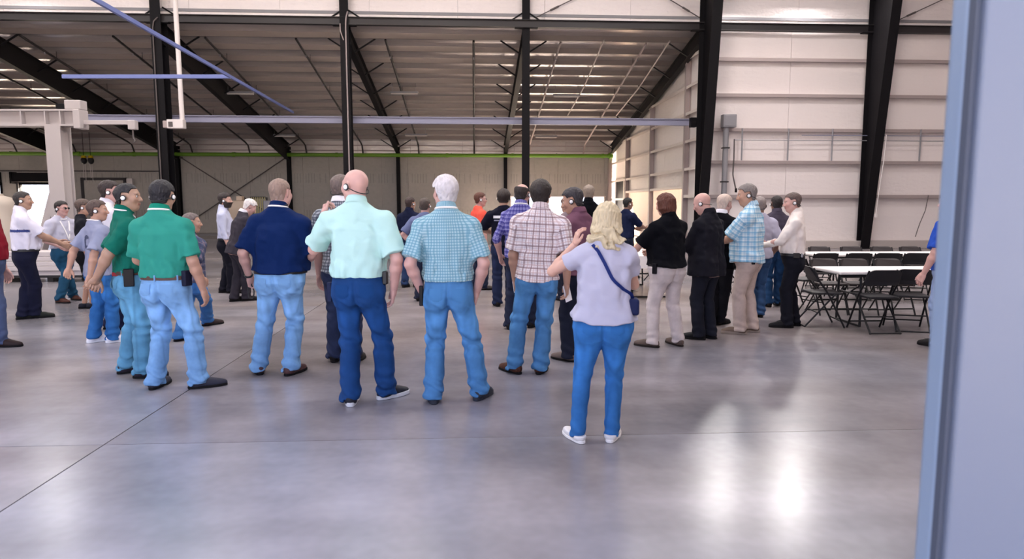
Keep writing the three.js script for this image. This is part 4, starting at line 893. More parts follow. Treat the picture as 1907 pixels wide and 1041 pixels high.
function person(label, o) {
  // ---- where it stands: ankles over two floor points given in the frame
  const yaw = (o.yaw ?? 0) * Math.PI / 180, fl = onFloor(...o.feet[0]), fr = onFloor(...o.feet[1]), base = fl.clone().add(fr).multiplyScalar(0.5);
  const topH = o.H ?? heightAt(o.head[0], o.head[1], base.z), s = topH / 1.78, cy = Math.cos(yaw), sy = Math.sin(yaw);
  const toLocal = (p) => { const x = p.x - base.x, z = p.z - base.z; return V((x * cy - z * sy) / s, p.y / s, (x * sy + z * cy) / s); };
  const depth = -base.z, lod = clamp(depth / 7, 0.85, 1.9), fem = !!o.fem, G = o.girth ?? 1, belly = o.belly ?? 0;
  const P = thing('person', label, 'person', base, yaw);
  P.scale.setScalar(s);
  if (o.group) P.userData.group = o.group;
  const lean = (o.lean ?? 0) * Math.PI / 180, side = (o.tip ?? 0) * Math.PI / 180, cl = Math.cos(lean), sl = Math.sin(lean), ct = Math.cos(side), st = Math.sin(side), PY = 0.95;
  const footL = toLocal(fl), footR = toLocal(fr);
  const hx = o.hipX ?? 0, hz = o.hipZ ?? 0;
  const hang = Math.max(footL.distanceTo(V(hx - 0.085, 0, hz)), footR.distanceTo(V(hx + 0.085, 0, hz)));
  const drop = Math.max(0, 0.9 - Math.sqrt(Math.max(0.3, 0.815 * 0.815 - hang * hang)) - 0.085);
  // torso frame -> person frame (leaning forward about the hips), and back
  const out = (x, y, z) => { const Y0 = y - PY, a = cl * Y0 + sl * z, b = -sl * Y0 + cl * z; return V(hx + ct * x + st * a, PY - drop - st * x + ct * a, hz + b); };
  const inn = (x, y, z) => { const X = x - hx, Y = y - PY + drop, Z = z - hz, x1 = ct * X - st * Y, y1 = st * X + ct * Y; return [x1, PY + cl * y1 - sl * Z, sl * y1 + cl * Z]; };
  // ---- legs
  const hips = [V(hx - 0.088, 0.9 - drop, hz), V(hx + 0.088, 0.9 - drop, hz)], ankles = [footL.clone().setY(0.085), footR.clone().setY(0.085)];
  const toe = o.toe ?? [0.15, -0.15];
  const knees = hips.map((h, i) => ik(h, ankles[i], 0.413, 0.408, V(-Math.sin(toe[i]) * 0.5, 0, -1)).mid);
  const slim = o.slim ?? (fem ? 1 : 0), rT = lerp(0.099, 0.1, slim) * Math.sqrt(G) * (o.thigh ?? 1), rK = lerp(0.074, 0.064, slim), rH = o.hemR ?? lerp(0.077, 0.056, slim);
  // ---- torso rows (shirt)
  const w = fem ? 0.93 : 1, tuck = o.hem === undefined, hem = o.hem ?? 0.975, jac = o.jacket ? 0.018 : 0, sw = o.shoulder ?? (fem ? 0.165 : 0.19);
  const wa = (fem ? 0.148 : 0.165) * G, ha = (fem ? 0.182 : 0.174) * G, b = belly;
  const rows = [
    [hem - 0.002, (tuck ? wa * 1.06 : lerp(ha, wa, sstep(0.86, 1.0, hem)) * 1.06 + 0.014) + jac, (tuck ? 0.118 : 0.142) * G + b * 0.35 + jac, -b * 0.3 + (tuck ? 0.006 : 0.014)],
    ...(tuck ? [] : hem < 0.91 ? [[0.95, Math.max(ha, wa) * 1.04 + 0.008 + jac, 0.136 * G + b * 0.45 + jac, -b * 0.36 + 0.01]] : []),
    [1.03, wa * 1.11 + jac, 0.119 * G + b * 0.65 + jac, -b * 0.5], [1.13, wa * 1.08 + b * 0.15 + jac, 0.117 * G + b * 0.55 + jac, -b * 0.42 - 0.004], [1.24, (0.172 * w * G + b * 0.1) + 0.006 + jac, 0.12 * G + b * 0.25 + jac, -b * 0.15 - (fem ? 0.012 : 0)],
    [1.335, 0.172 * w * Math.pow(G, 0.6) + 0.008 + jac, 0.115 * G + jac, 0.006 - (fem ? 0.008 : 0)], [1.405, 0.165 * w + 0.006 + jac * 0.5, 0.106 + jac * 0.7, 0.012], [1.455, 0.14 * w + jac * 0.4, 0.09, 0.018], [1.497, 0.112 * w, 0.08, 0.022], [1.53, 0.081 * w + 0.002, 0.072, 0.018], [1.552, 0.067, 0.068, 0.014]];
  const torso = stack(rows, 2.5);
  const S = [out(-sw, 1.388, 0.008), out(sw, 1.388, 0.008)], shIn = [out(-0.06, 1.472, 0.016), out(0.06, 1.472, 0.016)];
  const arms = ['L', 'R'].map((k, i) => {
    const A = (o[k] ?? 'hang'), sgn = i ? 1 : -1;
    const preset = { hang: { to: [0.262 * Math.max(1, G * 0.97), 0.8, -0.05], hint: [0.35, 0, 1] }, pocket: { to: [0.205 * G, 0.885, -0.07], hint: [0.9, 0, 0.9], hand: 'relaxed' }, hip: { to: [0.2 * G, 1.0, -0.06], hint: [1, 0, 0.5] }, front: { to: [0.07, 1.08, -0.3 - b], hint: [0.6, -0.6, 0.3], hand: 'hold' }, behind: { to: [0.03, 0.95, 0.2 + b * 0.2], hint: [1, 0, 0.5], hand: 'hold' }, crossed: { to: [-0.1, 1.17, -0.2 - b], hint: [0.9, -0.6, 0], hand: 'relaxed' } }[typeof A === 'string' ? A : A.base ?? 'hang'];
    const a = typeof A === 'string' ? preset : { ...preset, ...A }, to = V(a.to[0] * (A.to && !A.mirror ? 1 : sgn), a.to[1] - drop * 0.5, a.to[2]), hint = V(a.hint[0] * (A.hint && !A.mirror ? 1 : sgn), a.hint[1], a.hint[2]);
    const r = ik(S[i], to, 0.295, 0.262, hint);
    return { s: S[i], e: r.mid, w: r.end, hand: a.hand ?? 'relaxed', palm: a.palm, dir: a.dir };
  });
  // ---- wrinkles
  const denimCloth = o.denim !== false && !o.shorts;
  const q0 = (label.length * 7.3) % 11;
  const foldShirt = (x, y, z) => 0.02 * noise(x * 12 + q0, y * 3.6, z * 12) * sstep(1.48, 1.25, y) + 0.012 * noise(x * 9 + y * 12, y * 9 - x * 7 + q0, z * 12) + (tuck ? 0.013 * noise(x * 24, y * 7, z * 24 + q0) * sstep(1.18, 1.0, y) : 0.004 * noise(x * 16, y * 5, z * 16));
  const foldLeg = (x, y, z) => {
    const kn = Math.exp(-Math.pow((y - 0.47) / 0.1, 2)), an = sstep(0.3, 0.06, y), cr = Math.exp(-Math.pow((y - 0.78) / 0.09, 2)), k = (1 - 0.55 * slim) * (denimCloth ? 1 : 0.55);
    return k * (0.010 * noise(x * 9 + q0, y * 9, z * 9) + (0.008 * kn + 0.011 * an) * Math.sin(y * 62 + 3 * noise(x * 7, y * 5 + q0, z * 9) + x * 22) + 0.011 * cr * noise(x * 18 + y * 16, y * 14, z * 20));
  };
  // ---- trousers
  const wy = o.waist ?? 1.0, seat = stack([[0.79, ha * 0.72, 0.075 * G, 0.012], [0.865, ha * 0.97, 0.116 * G + b * 0.1, 0.008], [0.93, ha, 0.122 * G + b * 0.25, 0.002 - b * 0.12], [wy, wa * 1.035, 0.112 * G + b * 0.4, 0.004 - b * 0.36]], 2.4);
  const bum = [ball(-0.078, 0.85, 0.066, 0.086 * G, 0.1, 0.068), ball(0.078, 0.85, 0.066, 0.086 * G, 0.1, 0.068)];
  const legU = hips.map((h, i) => cone(V(h.x + (i ? 0.004 : -0.004), h.y - 0.06, h.z + 0.006), knees[i], rT, rK)), legD = knees.map((k, i) => cone(k, V(ankles[i].x, o.shorts ? 0.3 : 0.05, ankles[i].z + 0.012), rK * 1.01, rH)), calf = knees.map((k, i) => { const m = k.clone().lerp(ankles[i], 0.32); return ball(m.x, m.y, m.z + 0.022, rK * 0.86, 0.12, rK * 0.86); });
  const hemY = o.shorts ? 0.46 : o.hemY ?? 0.04, split = (hips[0].x + hips[1].x) / 2;
  const pantsSmooth = (x, y, z) => {
    let d = seat(x - hx, y + drop, z - hz);
    d = smin(d, smin(bum[0](x - hx, y + drop, z - hz), bum[1](x - hx, y + drop, z - hz), 0.012), 0.035);
    const legs = [0, 1].map((i) => smin(smin(legU[i](x, y, z), legD[i](x, y, z), 0.03), calf[i](x, y, z), 0.03));
    d = smin(d, smin(legs[0], legs[1], 0.015), 0.06);
    if (z - hz > 0.03 && y > 0.72) d += 0.011 * Math.exp(-Math.pow((x - split) / 0.014, 2)) * sstep(0.72, 0.8, y) * sstep(0.99, 0.9, y);
    d = smax(d, y + drop - wy, 0.006);
    return Math.max(d, hemY - y);
  };
  const pantsF = (x, y, z) => { const d = pantsSmooth(x, y, z); return d > 0.07 || d < -0.07 ? d : d + Math.min(0.008, foldLeg(x, y, z)); };
  const lx = [Math.min(footL.x, footR.x, hx - 0.25) - 0.16, Math.max(footL.x, footR.x, hx + 0.25) + 0.16], lz = [Math.min(footL.z, footR.z, hz) - 0.26 - b, Math.max(footL.z, footR.z, hz) + 0.26];
  const pantsS = surface(pantsF, [lx[0], hemY - 0.03, lz[0]], [lx[1], 1.05, lz[1]], 0.0125 * lod);
  const pc = new THREE.Color(o.pants), denim = o.denim !== false && !o.shorts;
  const pants = mesh('trousers', geometry(pantsS, (x, y, z) => {
    let f = 1 + 0.16 * noise(x * 12, y * 7, z * 12) + 0.08 * noise(x * 50, y * 40, z * 50);
    if (denim) { const wear = Math.exp(-Math.pow((y - 0.62) / 0.16, 2)) * 0.5 + Math.exp(-Math.pow((y - 0.86) / 0.07, 2)) * 0.28; f += -0.1 + wear * (0.6 + 1.2 * noise(x * 16, y * 6, z * 16)); if (y > 0.95) f *= 0.88; const seam = Math.exp(-Math.pow((z - hz - 0.005) / 0.008, 2)) + (y < 0.1 ? 0.6 * Math.exp(-Math.pow((y - 0.062) / 0.008, 2)) : 0); f *= 1 - 0.2 * seam; }
    return [pc.r * f, pc.g * f, pc.b * f];
  }), vertexCloth, P);
  if (o.shorts) pants.name = numbered('shorts');
  // ---- shirt
  const sleeveEnd = o.sleeve ?? 0.62, long = sleeveEnd > 1.2, sr = (fem ? 0.056 : 0.062) * (o.sleeveR ?? 1) + jac * 0.4;
  const sleeves = arms.map((a) => {
    if (long) { const t = (sleeveEnd - 1), m = a.e.clone().lerp(a.w, Math.min(1, t)); const u = cone(a.s, a.e, sr, sr * 0.86), l = cone(a.e, m, sr * 0.84, sr * 0.66), n = a.w.clone().sub(a.e).normalize(), c = n.dot(m); return { f: (x, y, z) => smin(u(x, y, z), smax(l(x, y, z), n.x * x + n.y * y + n.z * z - c, 0.006), 0.02), a, end: m }; }
    const n = a.e.clone().sub(a.s).normalize(), m = a.s.clone().lerp(a.e, sleeveEnd), u = cone(a.s, a.e, sr * 1.02, sr * 1.1), c = n.dot(m);
    return { f: (x, y, z) => smax(u(x, y, z), n.x * x + n.y * y + n.z * z - c, 0.005), a, end: m };
  });
  const delt = S.map((p, i) => cone(shIn[i], p, 0.05, sr * 0.98));
  const shirtSmooth = (x, y, z) => {
    const q = inn(x, y, z);
    let d = torso(q[0], q[1], q[2]);
    d = smin(d, smin(delt[0](x, y, z), delt[1](x, y, z), 0.02), 0.05);
    if (fem) d = smin(d, smin(bust[0](q[0], q[1], q[2]), bust[1](q[0], q[1], q[2]), 0.04), 0.05);
    d = smin(d, sleeves[0].f(x, y, z), 0.035); d = smin(d, sleeves[1].f(x, y, z), 0.035);
    if (o.jacket) d += 0.012 * Math.exp(-Math.pow(q[0] / 0.008, 2)) * sstep(1.02, 0.95, q[1]) * (q[2] > 0 ? 1 : 0);
    return smax(d, q[1] - 1.549, 0.006);
  };
  const hemCut = (d, x, y, z) => { const q = inn(x, y, z); return q[1] < 1.1 ? smax(d, hem - q[1] + (o.jacket || tuck ? 0 : 0.022 * sstep(0.07, 0.17, Math.abs(q[0])) + 0.006 * noise(x * 9, 3.3, z * 9)), 0.006) : d; };
  const bust = fem ? [ball(-0.07, 1.27, -0.095, 0.075, 0.075, 0.065), ball(0.07, 1.27, -0.095, 0.075, 0.075, 0.065)] : null;
  const shirtF = (x, y, z) => { const d = shirtSmooth(x, y, z); return hemCut(Math.abs(d) > 0.07 ? d : d + Math.min(0.006, foldShirt(x, y, z)), x, y, z); };
  const xs = [...arms.flatMap((a) => [a.s, a.e, ...(long ? [a.w] : [])]), out(0, hem, 0), out(0, 1.5, 0)], lo = [0, 1, 2].map((k) => Math.min(...xs.map((p) => p.getComponent(k))) - 0.13), hi = [0, 1, 2].map((k) => Math.max(...xs.map((p) => p.getComponent(k))) + 0.13);
  lo[0] = Math.min(lo[0], hx - 0.26 * G); hi[0] = Math.max(hi[0], hx + 0.26 * G); lo[2] = Math.min(lo[2], hz - 0.22 - b - 0.02); hi[2] = Math.max(hi[2], hz + 0.22); lo[1] = Math.min(lo[1], hem - drop - 0.06);
  const shirtS = surface(shirtF, lo, hi, 0.0125 * lod);
  const chart = {
    of: (x, y, z) => { const q = inn(x, y, z), t = torso(q[0], q[1], q[2]) - 0.02; let k = 0, best = Math.min(t, 0.012); sleeves.forEach((v, i) => { const p = V(x, y, z).sub(v.a.s), ax = v.a.e.clone().sub(v.a.s).normalize(); if (p.dot(ax) > 0.015 && v.f(x, y, z) < best) { best = v.f(x, y, z); k = i + 1; } }); return k; },
    uv: (k, x, y, z) => {
      if (!k) { const q = inn(x, y, z), c = 0.155 * Math.PI * 2; return [Math.atan2(q[0], q[2] + 0.001) * 0.155, q[1], c]; }
      const a = arms[k - 1], p = V(x, y, z).sub(a.s); let ax = a.e.clone().sub(a.s), t = p.dot(ax.clone().normalize());
      if (long && t > 0.29) { ax = a.w.clone().sub(a.e); t = 0.295 + V(x, y, z).sub(a.e).dot(ax.clone().normalize()); p.copy(V(x, y, z).sub(a.e)); }
      ax.normalize(); const e1 = V(0, 0, 1).addScaledVector(ax, -ax.z).normalize(), e2 = ax.clone().cross(e1);
      return [Math.atan2(p.dot(e2), p.dot(e1)) * 0.062, -t, 0.062 * Math.PI * 2];
    }
  };
  const shirtName = o.shirtName ?? 'shirt';
  const shirt = o.shirt.isMaterial ? mesh(shirtName, geometry(shirtS, null, o.shirt.map ? chart : null), o.shirt, P)
    : mesh(shirtName, geometry(shirtS, (x, y, z) => o.shirt(...inn(x, y, z), x, y, z)), vertexCloth, P);
  // ---- shoes
  const kind = o.shoe ?? 'dress', sg = shoe(kind), sm = plain(o.shoeColor ?? '#1a1718', 0.5), so = plain(o.soleColor ?? '#141214', 0.7), ss = o.shoeS ?? 1;
  [footL, footR].forEach((p, i) => {
    const m = mesh('shoe', sg.upper, sm, P); m.position.set(p.x, 0, p.z); m.rotation.y = toe[i]; m.scale.set(i ? -ss : ss, ss, ss);
    mesh('sole', sg.sole, so, m);
  });
  // ---- head
  const hp = (o.headPitch ?? 0) * Math.PI / 180, hyaw = (o.headYaw ?? 0) * Math.PI / 180, roll = (o.headRoll ?? 0) * Math.PI / 180, hs = o.headS ?? (fem ? 0.97 : 1.03);
  const R = new THREE.Matrix4().makeRotationY(hyaw).multiply(new THREE.Matrix4().makeRotationX(-hp)).multiply(new THREE.Matrix4().makeRotationZ(roll));
  const nb = out(0, 1.53, -0.008), pivotUp = V(0, 0.13, -0.022);
  const hc = nb.clone().add(pivotUp.clone().applyMatrix4(R));
  const HM = R.clone().setPosition(hc).scale(V(hs, hs, hs)), HI = HM.clone().invert();
  const neckTo = out(0, 1.455, 0.012).applyMatrix4(HI);
  const skin = SKIN[o.skin ?? 'fair'], hairC = new THREE.Color(o.hairColor ?? '#3a2c24');
  const hf = headField({ fat: o.fat ?? 0, neck: neckTo });
  const nlo = [-0.105, Math.min(neckTo.y, -0.13) - 0.03, Math.min(-0.135, neckTo.z - 0.08)], nhi = [0.105, 0.135, Math.max(0.13, neckTo.z + 0.09)];
  nlo[0] = Math.min(nlo[0], neckTo.x - 0.08); nhi[0] = Math.max(nhi[0], neckTo.x + 0.08);
  const headS = surface(hf, nlo, nhi, 0.0062 * Math.min(1.5, lod));
  const bits = [];
  const tint = (x, y, z) => {
    const lips = z < -0.078 && Math.abs(x) < 0.026 && y > -0.074 && y < -0.054, brow = z < -0.066 && Math.abs(Math.abs(x) - 0.033) < 0.02 && Math.abs(y - 0.027 + Math.abs(x) * 0.1) < 0.006;
    const stub = o.beard && y < -0.03 + (z > -0.04 ? 0.012 : 0) && z < 0.02 && !(Math.abs(x) < 0.02 && y > -0.07 && y < -0.056);
    const red = 1 + 0.06 * noise(x * 30, y * 30, z * 30), cheek = Math.exp(-(Math.pow((Math.abs(x) - 0.045) / 0.02, 2) + Math.pow((y + 0.025) / 0.025, 2))) * (z < -0.03 ? 1 : 0);
    if (brow) return [lerp(skin[0], hairC.r, 0.4), lerp(skin[1], hairC.g, 0.4), lerp(skin[2], hairC.b, 0.4)];
    if (lips) return [skin[0] * 0.82, skin[1] * 0.6, skin[2] * 0.6];
    if (stub) return [lerp(skin[0], hairC.r, 0.85), lerp(skin[1], hairC.g, 0.85), lerp(skin[2], hairC.b, 0.85)];
    return [skin[0] * red, skin[1] * (red - cheek * 0.12), skin[2] * (red - cheek * 0.12)];
  };
  bits.push(geometry(headS, tint).toNonIndexed().applyMatrix4(HM));
  for (const e of [-1, 1]) {                         // eyeballs
    const g = new THREE.SphereGeometry(0.0115, 12, 8).rotateX(-Math.PI / 2).toNonIndexed(), c = new Float32Array(g.attributes.position.count * 3);
    for (let i = 0; i < c.length / 3; i++) { const z = g.attributes.position.getZ(i), k = z < -0.0095 ? [0.03, 0.025, 0.02] : [0.62, 0.58, 0.55]; c.set(k, 3 * i); }
    g.setAttribute('color', new THREE.BufferAttribute(c, 3)); g.deleteAttribute('uv');
    bits.push(g.translate(e * 0.031, 0.004, -0.0795).applyMatrix4(HM));
  }
  // ---- arms and hands
  const skinAt = (k) => (x, y, z) => { const f = k + 0.07 * noise(x * 25, y * 25, z * 25); return [skin[0] * f, skin[1] * f * 0.98, skin[2] * f * 0.98]; };
  const ar = (o.armR ?? 1) * (fem ? 0.9 : 1.04);
  arms.forEach((a, i) => {
    const up = cone(a.s, a.e, 0.05 * ar, 0.041 * ar), m = a.e.clone().lerp(a.w, 0.3), fo1 = cone(a.e, m, 0.041 * ar, 0.0435 * ar), fo2 = cone(m, a.w, 0.0425 * ar, 0.0275 * ar);
    const ps = [a.s, a.e, a.w], l = [0, 1, 2].map((k) => Math.min(...ps.map((p) => p.getComponent(k))) - 0.07), h = [0, 1, 2].map((k) => Math.max(...ps.map((p) => p.getComponent(k))) + 0.07);
    bits.push(geometry(surface((x, y, z) => smin(up(x, y, z), smin(fo1(x, y, z), fo2(x, y, z), 0.02), 0.02), l, h, 0.011 * Math.min(1.5, lod)), skinAt(0.98)).toNonIndexed());
    const sgn = i ? 1 : -1, d = (a.dir ? V(...a.dir) : a.w.clone().sub(a.e)).normalize(), n = a.palm ? V(...a.palm) : V(-sgn, 0, 0.15);
    n.addScaledVector(d, -n.dot(d)).normalize();
    const X = n.clone().multiplyScalar(-sgn), Y = d.clone().negate(), Z = X.clone().cross(Y), g = geometry(hand(a.hand), skinAt(1.02));
    if (!i) { const p = g.attributes.position, q = g.attributes.normal; for (let v = 0; v < p.count; v++) { p.setX(v, -p.getX(v)); q.setX(v, -q.getX(v)); } const id = g.index.array; for (let v = 0; v < id.length; v += 3) { const t = id[v]; id[v] = id[v + 1]; id[v + 1] = t; } }
    g.scale(ar, ar, ar);
    bits.push(g.toNonIndexed().applyMatrix4(new THREE.Matrix4().makeBasis(X, Y, Z).setPosition(a.w)));
  });
  // ---- the trunk and legs under the clothes
  const coreT = stack(rows.map(([y, p, q, c]) => [y, p - 0.035, q - 0.035, c]).filter((r) => r[0] < 1.52), 2.3), coreL = hips.map((h, i) => cone(h, knees[i], rT * 0.72, rK * 0.72)), coreC = knees.map((k, i) => cone(k, ankles[i], o.shorts ? 0.054 : rK * 0.66, 0.036)), pel = ball(hx, 0.92 - drop, hz, ha * 0.78, 0.1, 0.08 * G);
  const core = (x, y, z) => { const q = inn(x, y, z); let d = smin(coreT(q[0], q[1], q[2]), pel(x, y, z), 0.05); for (let i = 0; i < 2; i++) d = smin(smin(d, coreL[i](x, y, z), 0.02), coreC[i](x, y, z), 0.02); for (let i = 0; i < 2; i++) { d = smin(d, delt[i](x, y, z) + 0.022, 0.03); } return d; };
  bits.push(geometry(surface(core, [Math.min(lx[0], lo[0]), 0.03, Math.min(lz[0], lo[2])], [Math.max(lx[1], hi[0]), 1.56, Math.max(lz[1], hi[2])], (o.shorts ? 0.016 : 0.026)), skinAt(1)).toNonIndexed());
  mesh('body', mergeGeometries(bits), skinMat, P);
  // ---- hair
  if (o.hair && o.hair !== 'bald') {
    const f = hairField(o), big = o.hair === 'long';
    const hsf = surface(f, [-0.16, big ? -0.27 : -0.13, -0.14], [0.16, 0.16, 0.18], 0.0062 * Math.min(1.5, lod));
    const g = geometry(hsf, (x, y, z) => { const k = 1 + 0.22 * noise(x * 55, y * 14, z * 55) + 0.14 * noise(x * 140, y * 40, z * 140) + (o.grizzle ? 0.35 * sstep(0.06, -0.04, y) : 0); return [k, k, k]; });
    mesh('hair', g.applyMatrix4(HM), hairMat(o.hairColor ?? '#3a2c24'), P);
  }
  if (o.beard) {
    const jaw = headField({ fat: (o.fat ?? 0) + 0.6, neck: neckTo });
    const bf = (x, y, z) => { let d = jaw(x, y, z) - 0.009 + 0.003 * noise(x * 90, y * 60, z * 90); d = smax(d, y + 0.034 - (z > -0.05 ? 0.02 * sstep(-0.05, 0.0, z) : 0), 0.008); d = smax(d, -0.128 - y, 0.006); d = smax(d, z - 0.012, 0.006); return smax(d, -ball(0, -0.0632, -0.1, 0.022, 0.008, 0.03)(x, y, z), 0.004); };
    mesh('beard', geometry(surface(bf, [-0.1, -0.15, -0.14], [0.1, 0.0, 0.05], 0.0065), () => [1, 1, 1]).applyMatrix4(HM), hairMat(o.hairColor), P);
  }
  if (o.glasses) mesh('glasses', join([...[-1, 1].flatMap((e) => [new THREE.TorusGeometry(0.021, 0.0022, 6, 18).scale(1, 0.8, 1).translate(e * 0.031, 0.004, -0.103), rod(V(e * 0.053, 0.008, -0.1), V(e * 0.08, 0.012, 0.02), 0.002, 0.002, 5)]), rod(V(-0.01, 0.008, -0.105), V(0.01, 0.008, -0.105), 0.002, 0.002, 5), ...(o.glasses === 'dark' ? [-1, 1].map((e) => new THREE.CylinderGeometry(0.02, 0.02, 0.002, 16).rotateX(Math.PI / 2).scale(1, 0.8, 1).translate(e * 0.031, 0.004, -0.103)) : [])]).applyMatrix4(HM), bandBlack, P);
  if (o.headset !== false) {                         // band behind the neck, a white earpiece with a dark rim at each ear
    const arc = []; for (let i = 0; i <= 16; i++) { const a = Math.PI * (i / 16); arc.push(V(Math.cos(a) * 0.09, -0.012 - 0.045 * Math.sin(a), 0.006 + Math.pow(Math.sin(a), 0.8) * 0.094)); }
    const hsM = mesh('headset', tube(arc, 0.0035, 24, 6).applyMatrix4(HM), bandBlack, P);
    for (const e of [-1, 1]) {
      mesh('ear_pad', new THREE.LatheGeometry([[0, 0.012], [0.014, 0.011], [0.018, 0.006], [0.018, 0]].map(([x, y]) => new THREE.Vector2(x, y)), 18).rotateZ(-e * Math.PI / 2).translate(e * 0.094, -0.012, 0.006).applyMatrix4(HM), padWhite, hsM);
      mesh('ear_cushion', new THREE.TorusGeometry(0.02, 0.006, 8, 18).rotateY(Math.PI / 2).translate(e * 0.092, -0.012, 0.006).applyMatrix4(HM), bandBlack, hsM);
    }
  }
  // ---- collar, lanyard, belt, pockets and what hangs on the belt
  const inT = (f) => (x, y, z) => { const p = out(x, y, z); return f(p.x, p.y, p.z); };     // the same field seen from the torso frame
  const toP = (g) => { const p = g.attributes.position; for (let i = 0; i < p.count; i++) { const q = out(p.getX(i), p.getY(i), p.getZ(i)); p.setXYZ(i, q.x, q.y, q.z); } g.computeVertexNormals(); return g; };
  if (o.collar) {                                    // a folded band standing round the neck
    const g = new THREE.LatheGeometry([[0.062, 0], [0.074, -0.012], [0.079, -0.02], [0.072, 0.018], [0.066, 0.034], [0.062, 0.036], [0.058, 0.03], [0.06, 0]].map(([x, y]) => new THREE.Vector2(x + 0.003, y)), 28).scale(1.02, 1, 1.05).rotateX(-0.22).translate(0, 1.545, 0.01);
    mesh('collar', toP(g), o.collar, P);
  }
  if (o.lanyard) {
    const ring = []; for (let i = 0; i < 26; i++) { const a = i / 26 * Math.PI * 2, c = Math.cos(a), z = Math.sin(a); ring.push(V(c * 0.083, 1.535 + 0.012 * z - 0.05 * Math.max(0, -z), 0.012 + z * 0.083)); }
    const g = new THREE.TubeGeometry(new THREE.CatmullRomCurve3(ring, true), 40, 0.0085, 6, true);
    mesh('lanyard', toP(g), o.lanyard === true ? padWhite : o.lanyard, P);
  }
  if (o.belt) { const yb = wy - 0.024 - drop; mesh('belt', strip(pantsSmooth, ringRays(yb, hz - b * 0.3, 44).map(([p, d, t]) => [p.add(V(hx, 0, 0)), d, t]), 0.017, 0.005, true, 0.004), o.belt, P); if (o.hem === undefined && depth < 9) for (const a of [0.5, 1.57, 2.64]) { const h = march(pantsF, V(hx + Math.cos(a) * 0.5, yb, hz + Math.sin(a) * 0.5), V(-Math.cos(a), 0, -Math.sin(a))); if (h) { const bl = mesh('belt_loop', box(-0.006, 0.006, -0.026, 0.026, -0.008, 0.014, 0.003), vertexClothOf(o.pants), P); bl.position.copy(h); bl.rotation.y = Math.PI / 2 - a; } } }
  if (depth < 8 && o.pockets !== false && o.hem !== 0) for (const e of [-1, 1]) {
    const g = patch((x, y, z) => pantsF(x, y, z), hx + e * 0.083 * G, 0.872 - drop + (wy - 1), 0.1, 0.11, (u, v) => v > -0.55 - 0.45 * (1 - Math.abs(u)), 1, 10, 10, 0.005);
    mesh('back_pocket', g, plain('#' + pc.clone().multiplyScalar(0.96).getHexString(), 0.9), P);
  }
  for (const it of o.items ?? []) it({ P, out, inn, toP, inT, pantsF, shirtF, shirtSmooth, pantsSmooth, arms, drop, hx, hz, HM });
  return P;
}
const vertexClothOf = (hex) => plain(hex, 0.9);
// ---- small things people wear or carry, as parts
const onBelt = (angle, y, size, mat, name = 'phone_case', label) => (c) => {           // clipped to the belt at that angle (0 right, 90 back)
  const a = angle * Math.PI / 180, h = march(c.pantsSmooth, V(c.hx + Math.cos(a) * 0.5, y - c.drop, c.hz + Math.sin(a) * 0.5), V(-Math.cos(a), 0, -Math.sin(a))) ?? V(0.17, y, 0);
  const m = mesh(name, box(-size[0] / 2, size[0] / 2, -size[1] / 2, size[1] / 2, -0.006, size[2], 0.008), mat, c.P);
  m.position.copy(h); m.rotation.y = Math.PI / 2 - a; if (label) m.userData.label = label;
  return m;
};
const inHand = (i, geo, mat, name, turn = [0, 0, 0], off = [0, -0.07, 0]) => (c) => {
  const a = c.arms[i], d = a.w.clone().sub(a.e).normalize(), m = mesh(name, geo, mat, c.P);
  m.position.copy(a.w).addScaledVector(d, -off[1]).add(V(off[0], 0, off[2])); m.rotation.set(...turn);
};
const watch = (i, mat = bandBlack) => (c) => {
  const a = c.arms[i], d = a.w.clone().sub(a.e).normalize(), p = a.w.clone().addScaledVector(d, -0.012), q = new THREE.Quaternion().setFromUnitVectors(V(0, 0, 1), d);
  const m = mesh('watch', join([new THREE.TorusGeometry(0.033, 0.007, 8, 22).scale(1, 1, 1.6), new THREE.CylinderGeometry(0.018, 0.018, 0.012, 18).rotateZ(Math.PI / 2).translate(i ? 0.036 : -0.036, 0, 0)]), mat, c.P);
  m.position.copy(p); m.quaternion.copy(q);
};
// ====================================================================== the people
const JEAN = { light: '#76a0cc', mid: '#4c7fb2', deep: '#183f74', bright: '#3169a8', teal: '#5b90b0', dark: '#1d2b48' };
const navy = plain('#051f4e'), mint = plain('#b6dcd6', 0.8), green = plain('#2f8c7c', 0.85), greenDeep = plain('#0d6354', 0.85), white = plain('#e6e2ea', 0.8), offWhite = plain('#ece2dc', 0.8), greyTee = plain('#8e93ab'), blackCloth = plain('#06070f', 0.9), suitBlack = plain('#16161f', 0.8), suitGrey = plain('#3a363e', 0.85);
const lilacTee = plain('#b2b1c4', 0.9), whiteKnit = plain('#f0eef2', 0.85);
const teal = plaid('teal', '#a2c0ca', 0.022, [[0, 0.42, '#5c8fa2', 0.6]]);
const tan = plaid('tan', '#ebe2e6', 0.066, [[0, 0.24, '#8a6a6c', 0.42], [0.07, 0.15, '#5c464c', 0.4], [0.46, 0.62, '#c4a4a2', 0.45], [0.8, 0.84, '#7c7080', 0.45]]);
const purple = plaid('purple', '#5a57a4', 0.05, [[0, 0.3, '#34327c', 0.55], [0.55, 0.62, '#d6d2ec', 0.75], [0.84, 0.89, '#c3bfe2', 0.6]]);
const sky = plaid('sky', '#cbe0ec', 0.055, [[0, 0.34, '#62a6d0', 0.5], [0.5, 0.56, '#f2f6f8', 0.7], [0.72, 0.8, '#7fb0cc', 0.4]]);
const check = plaid('check', '#aab0b8', 0.03, [[0, 0.45, '#3c424e', 0.55]]);
const phone = plain('#14141a', 0.3), knitRib = plain('#15806a', 0.85);

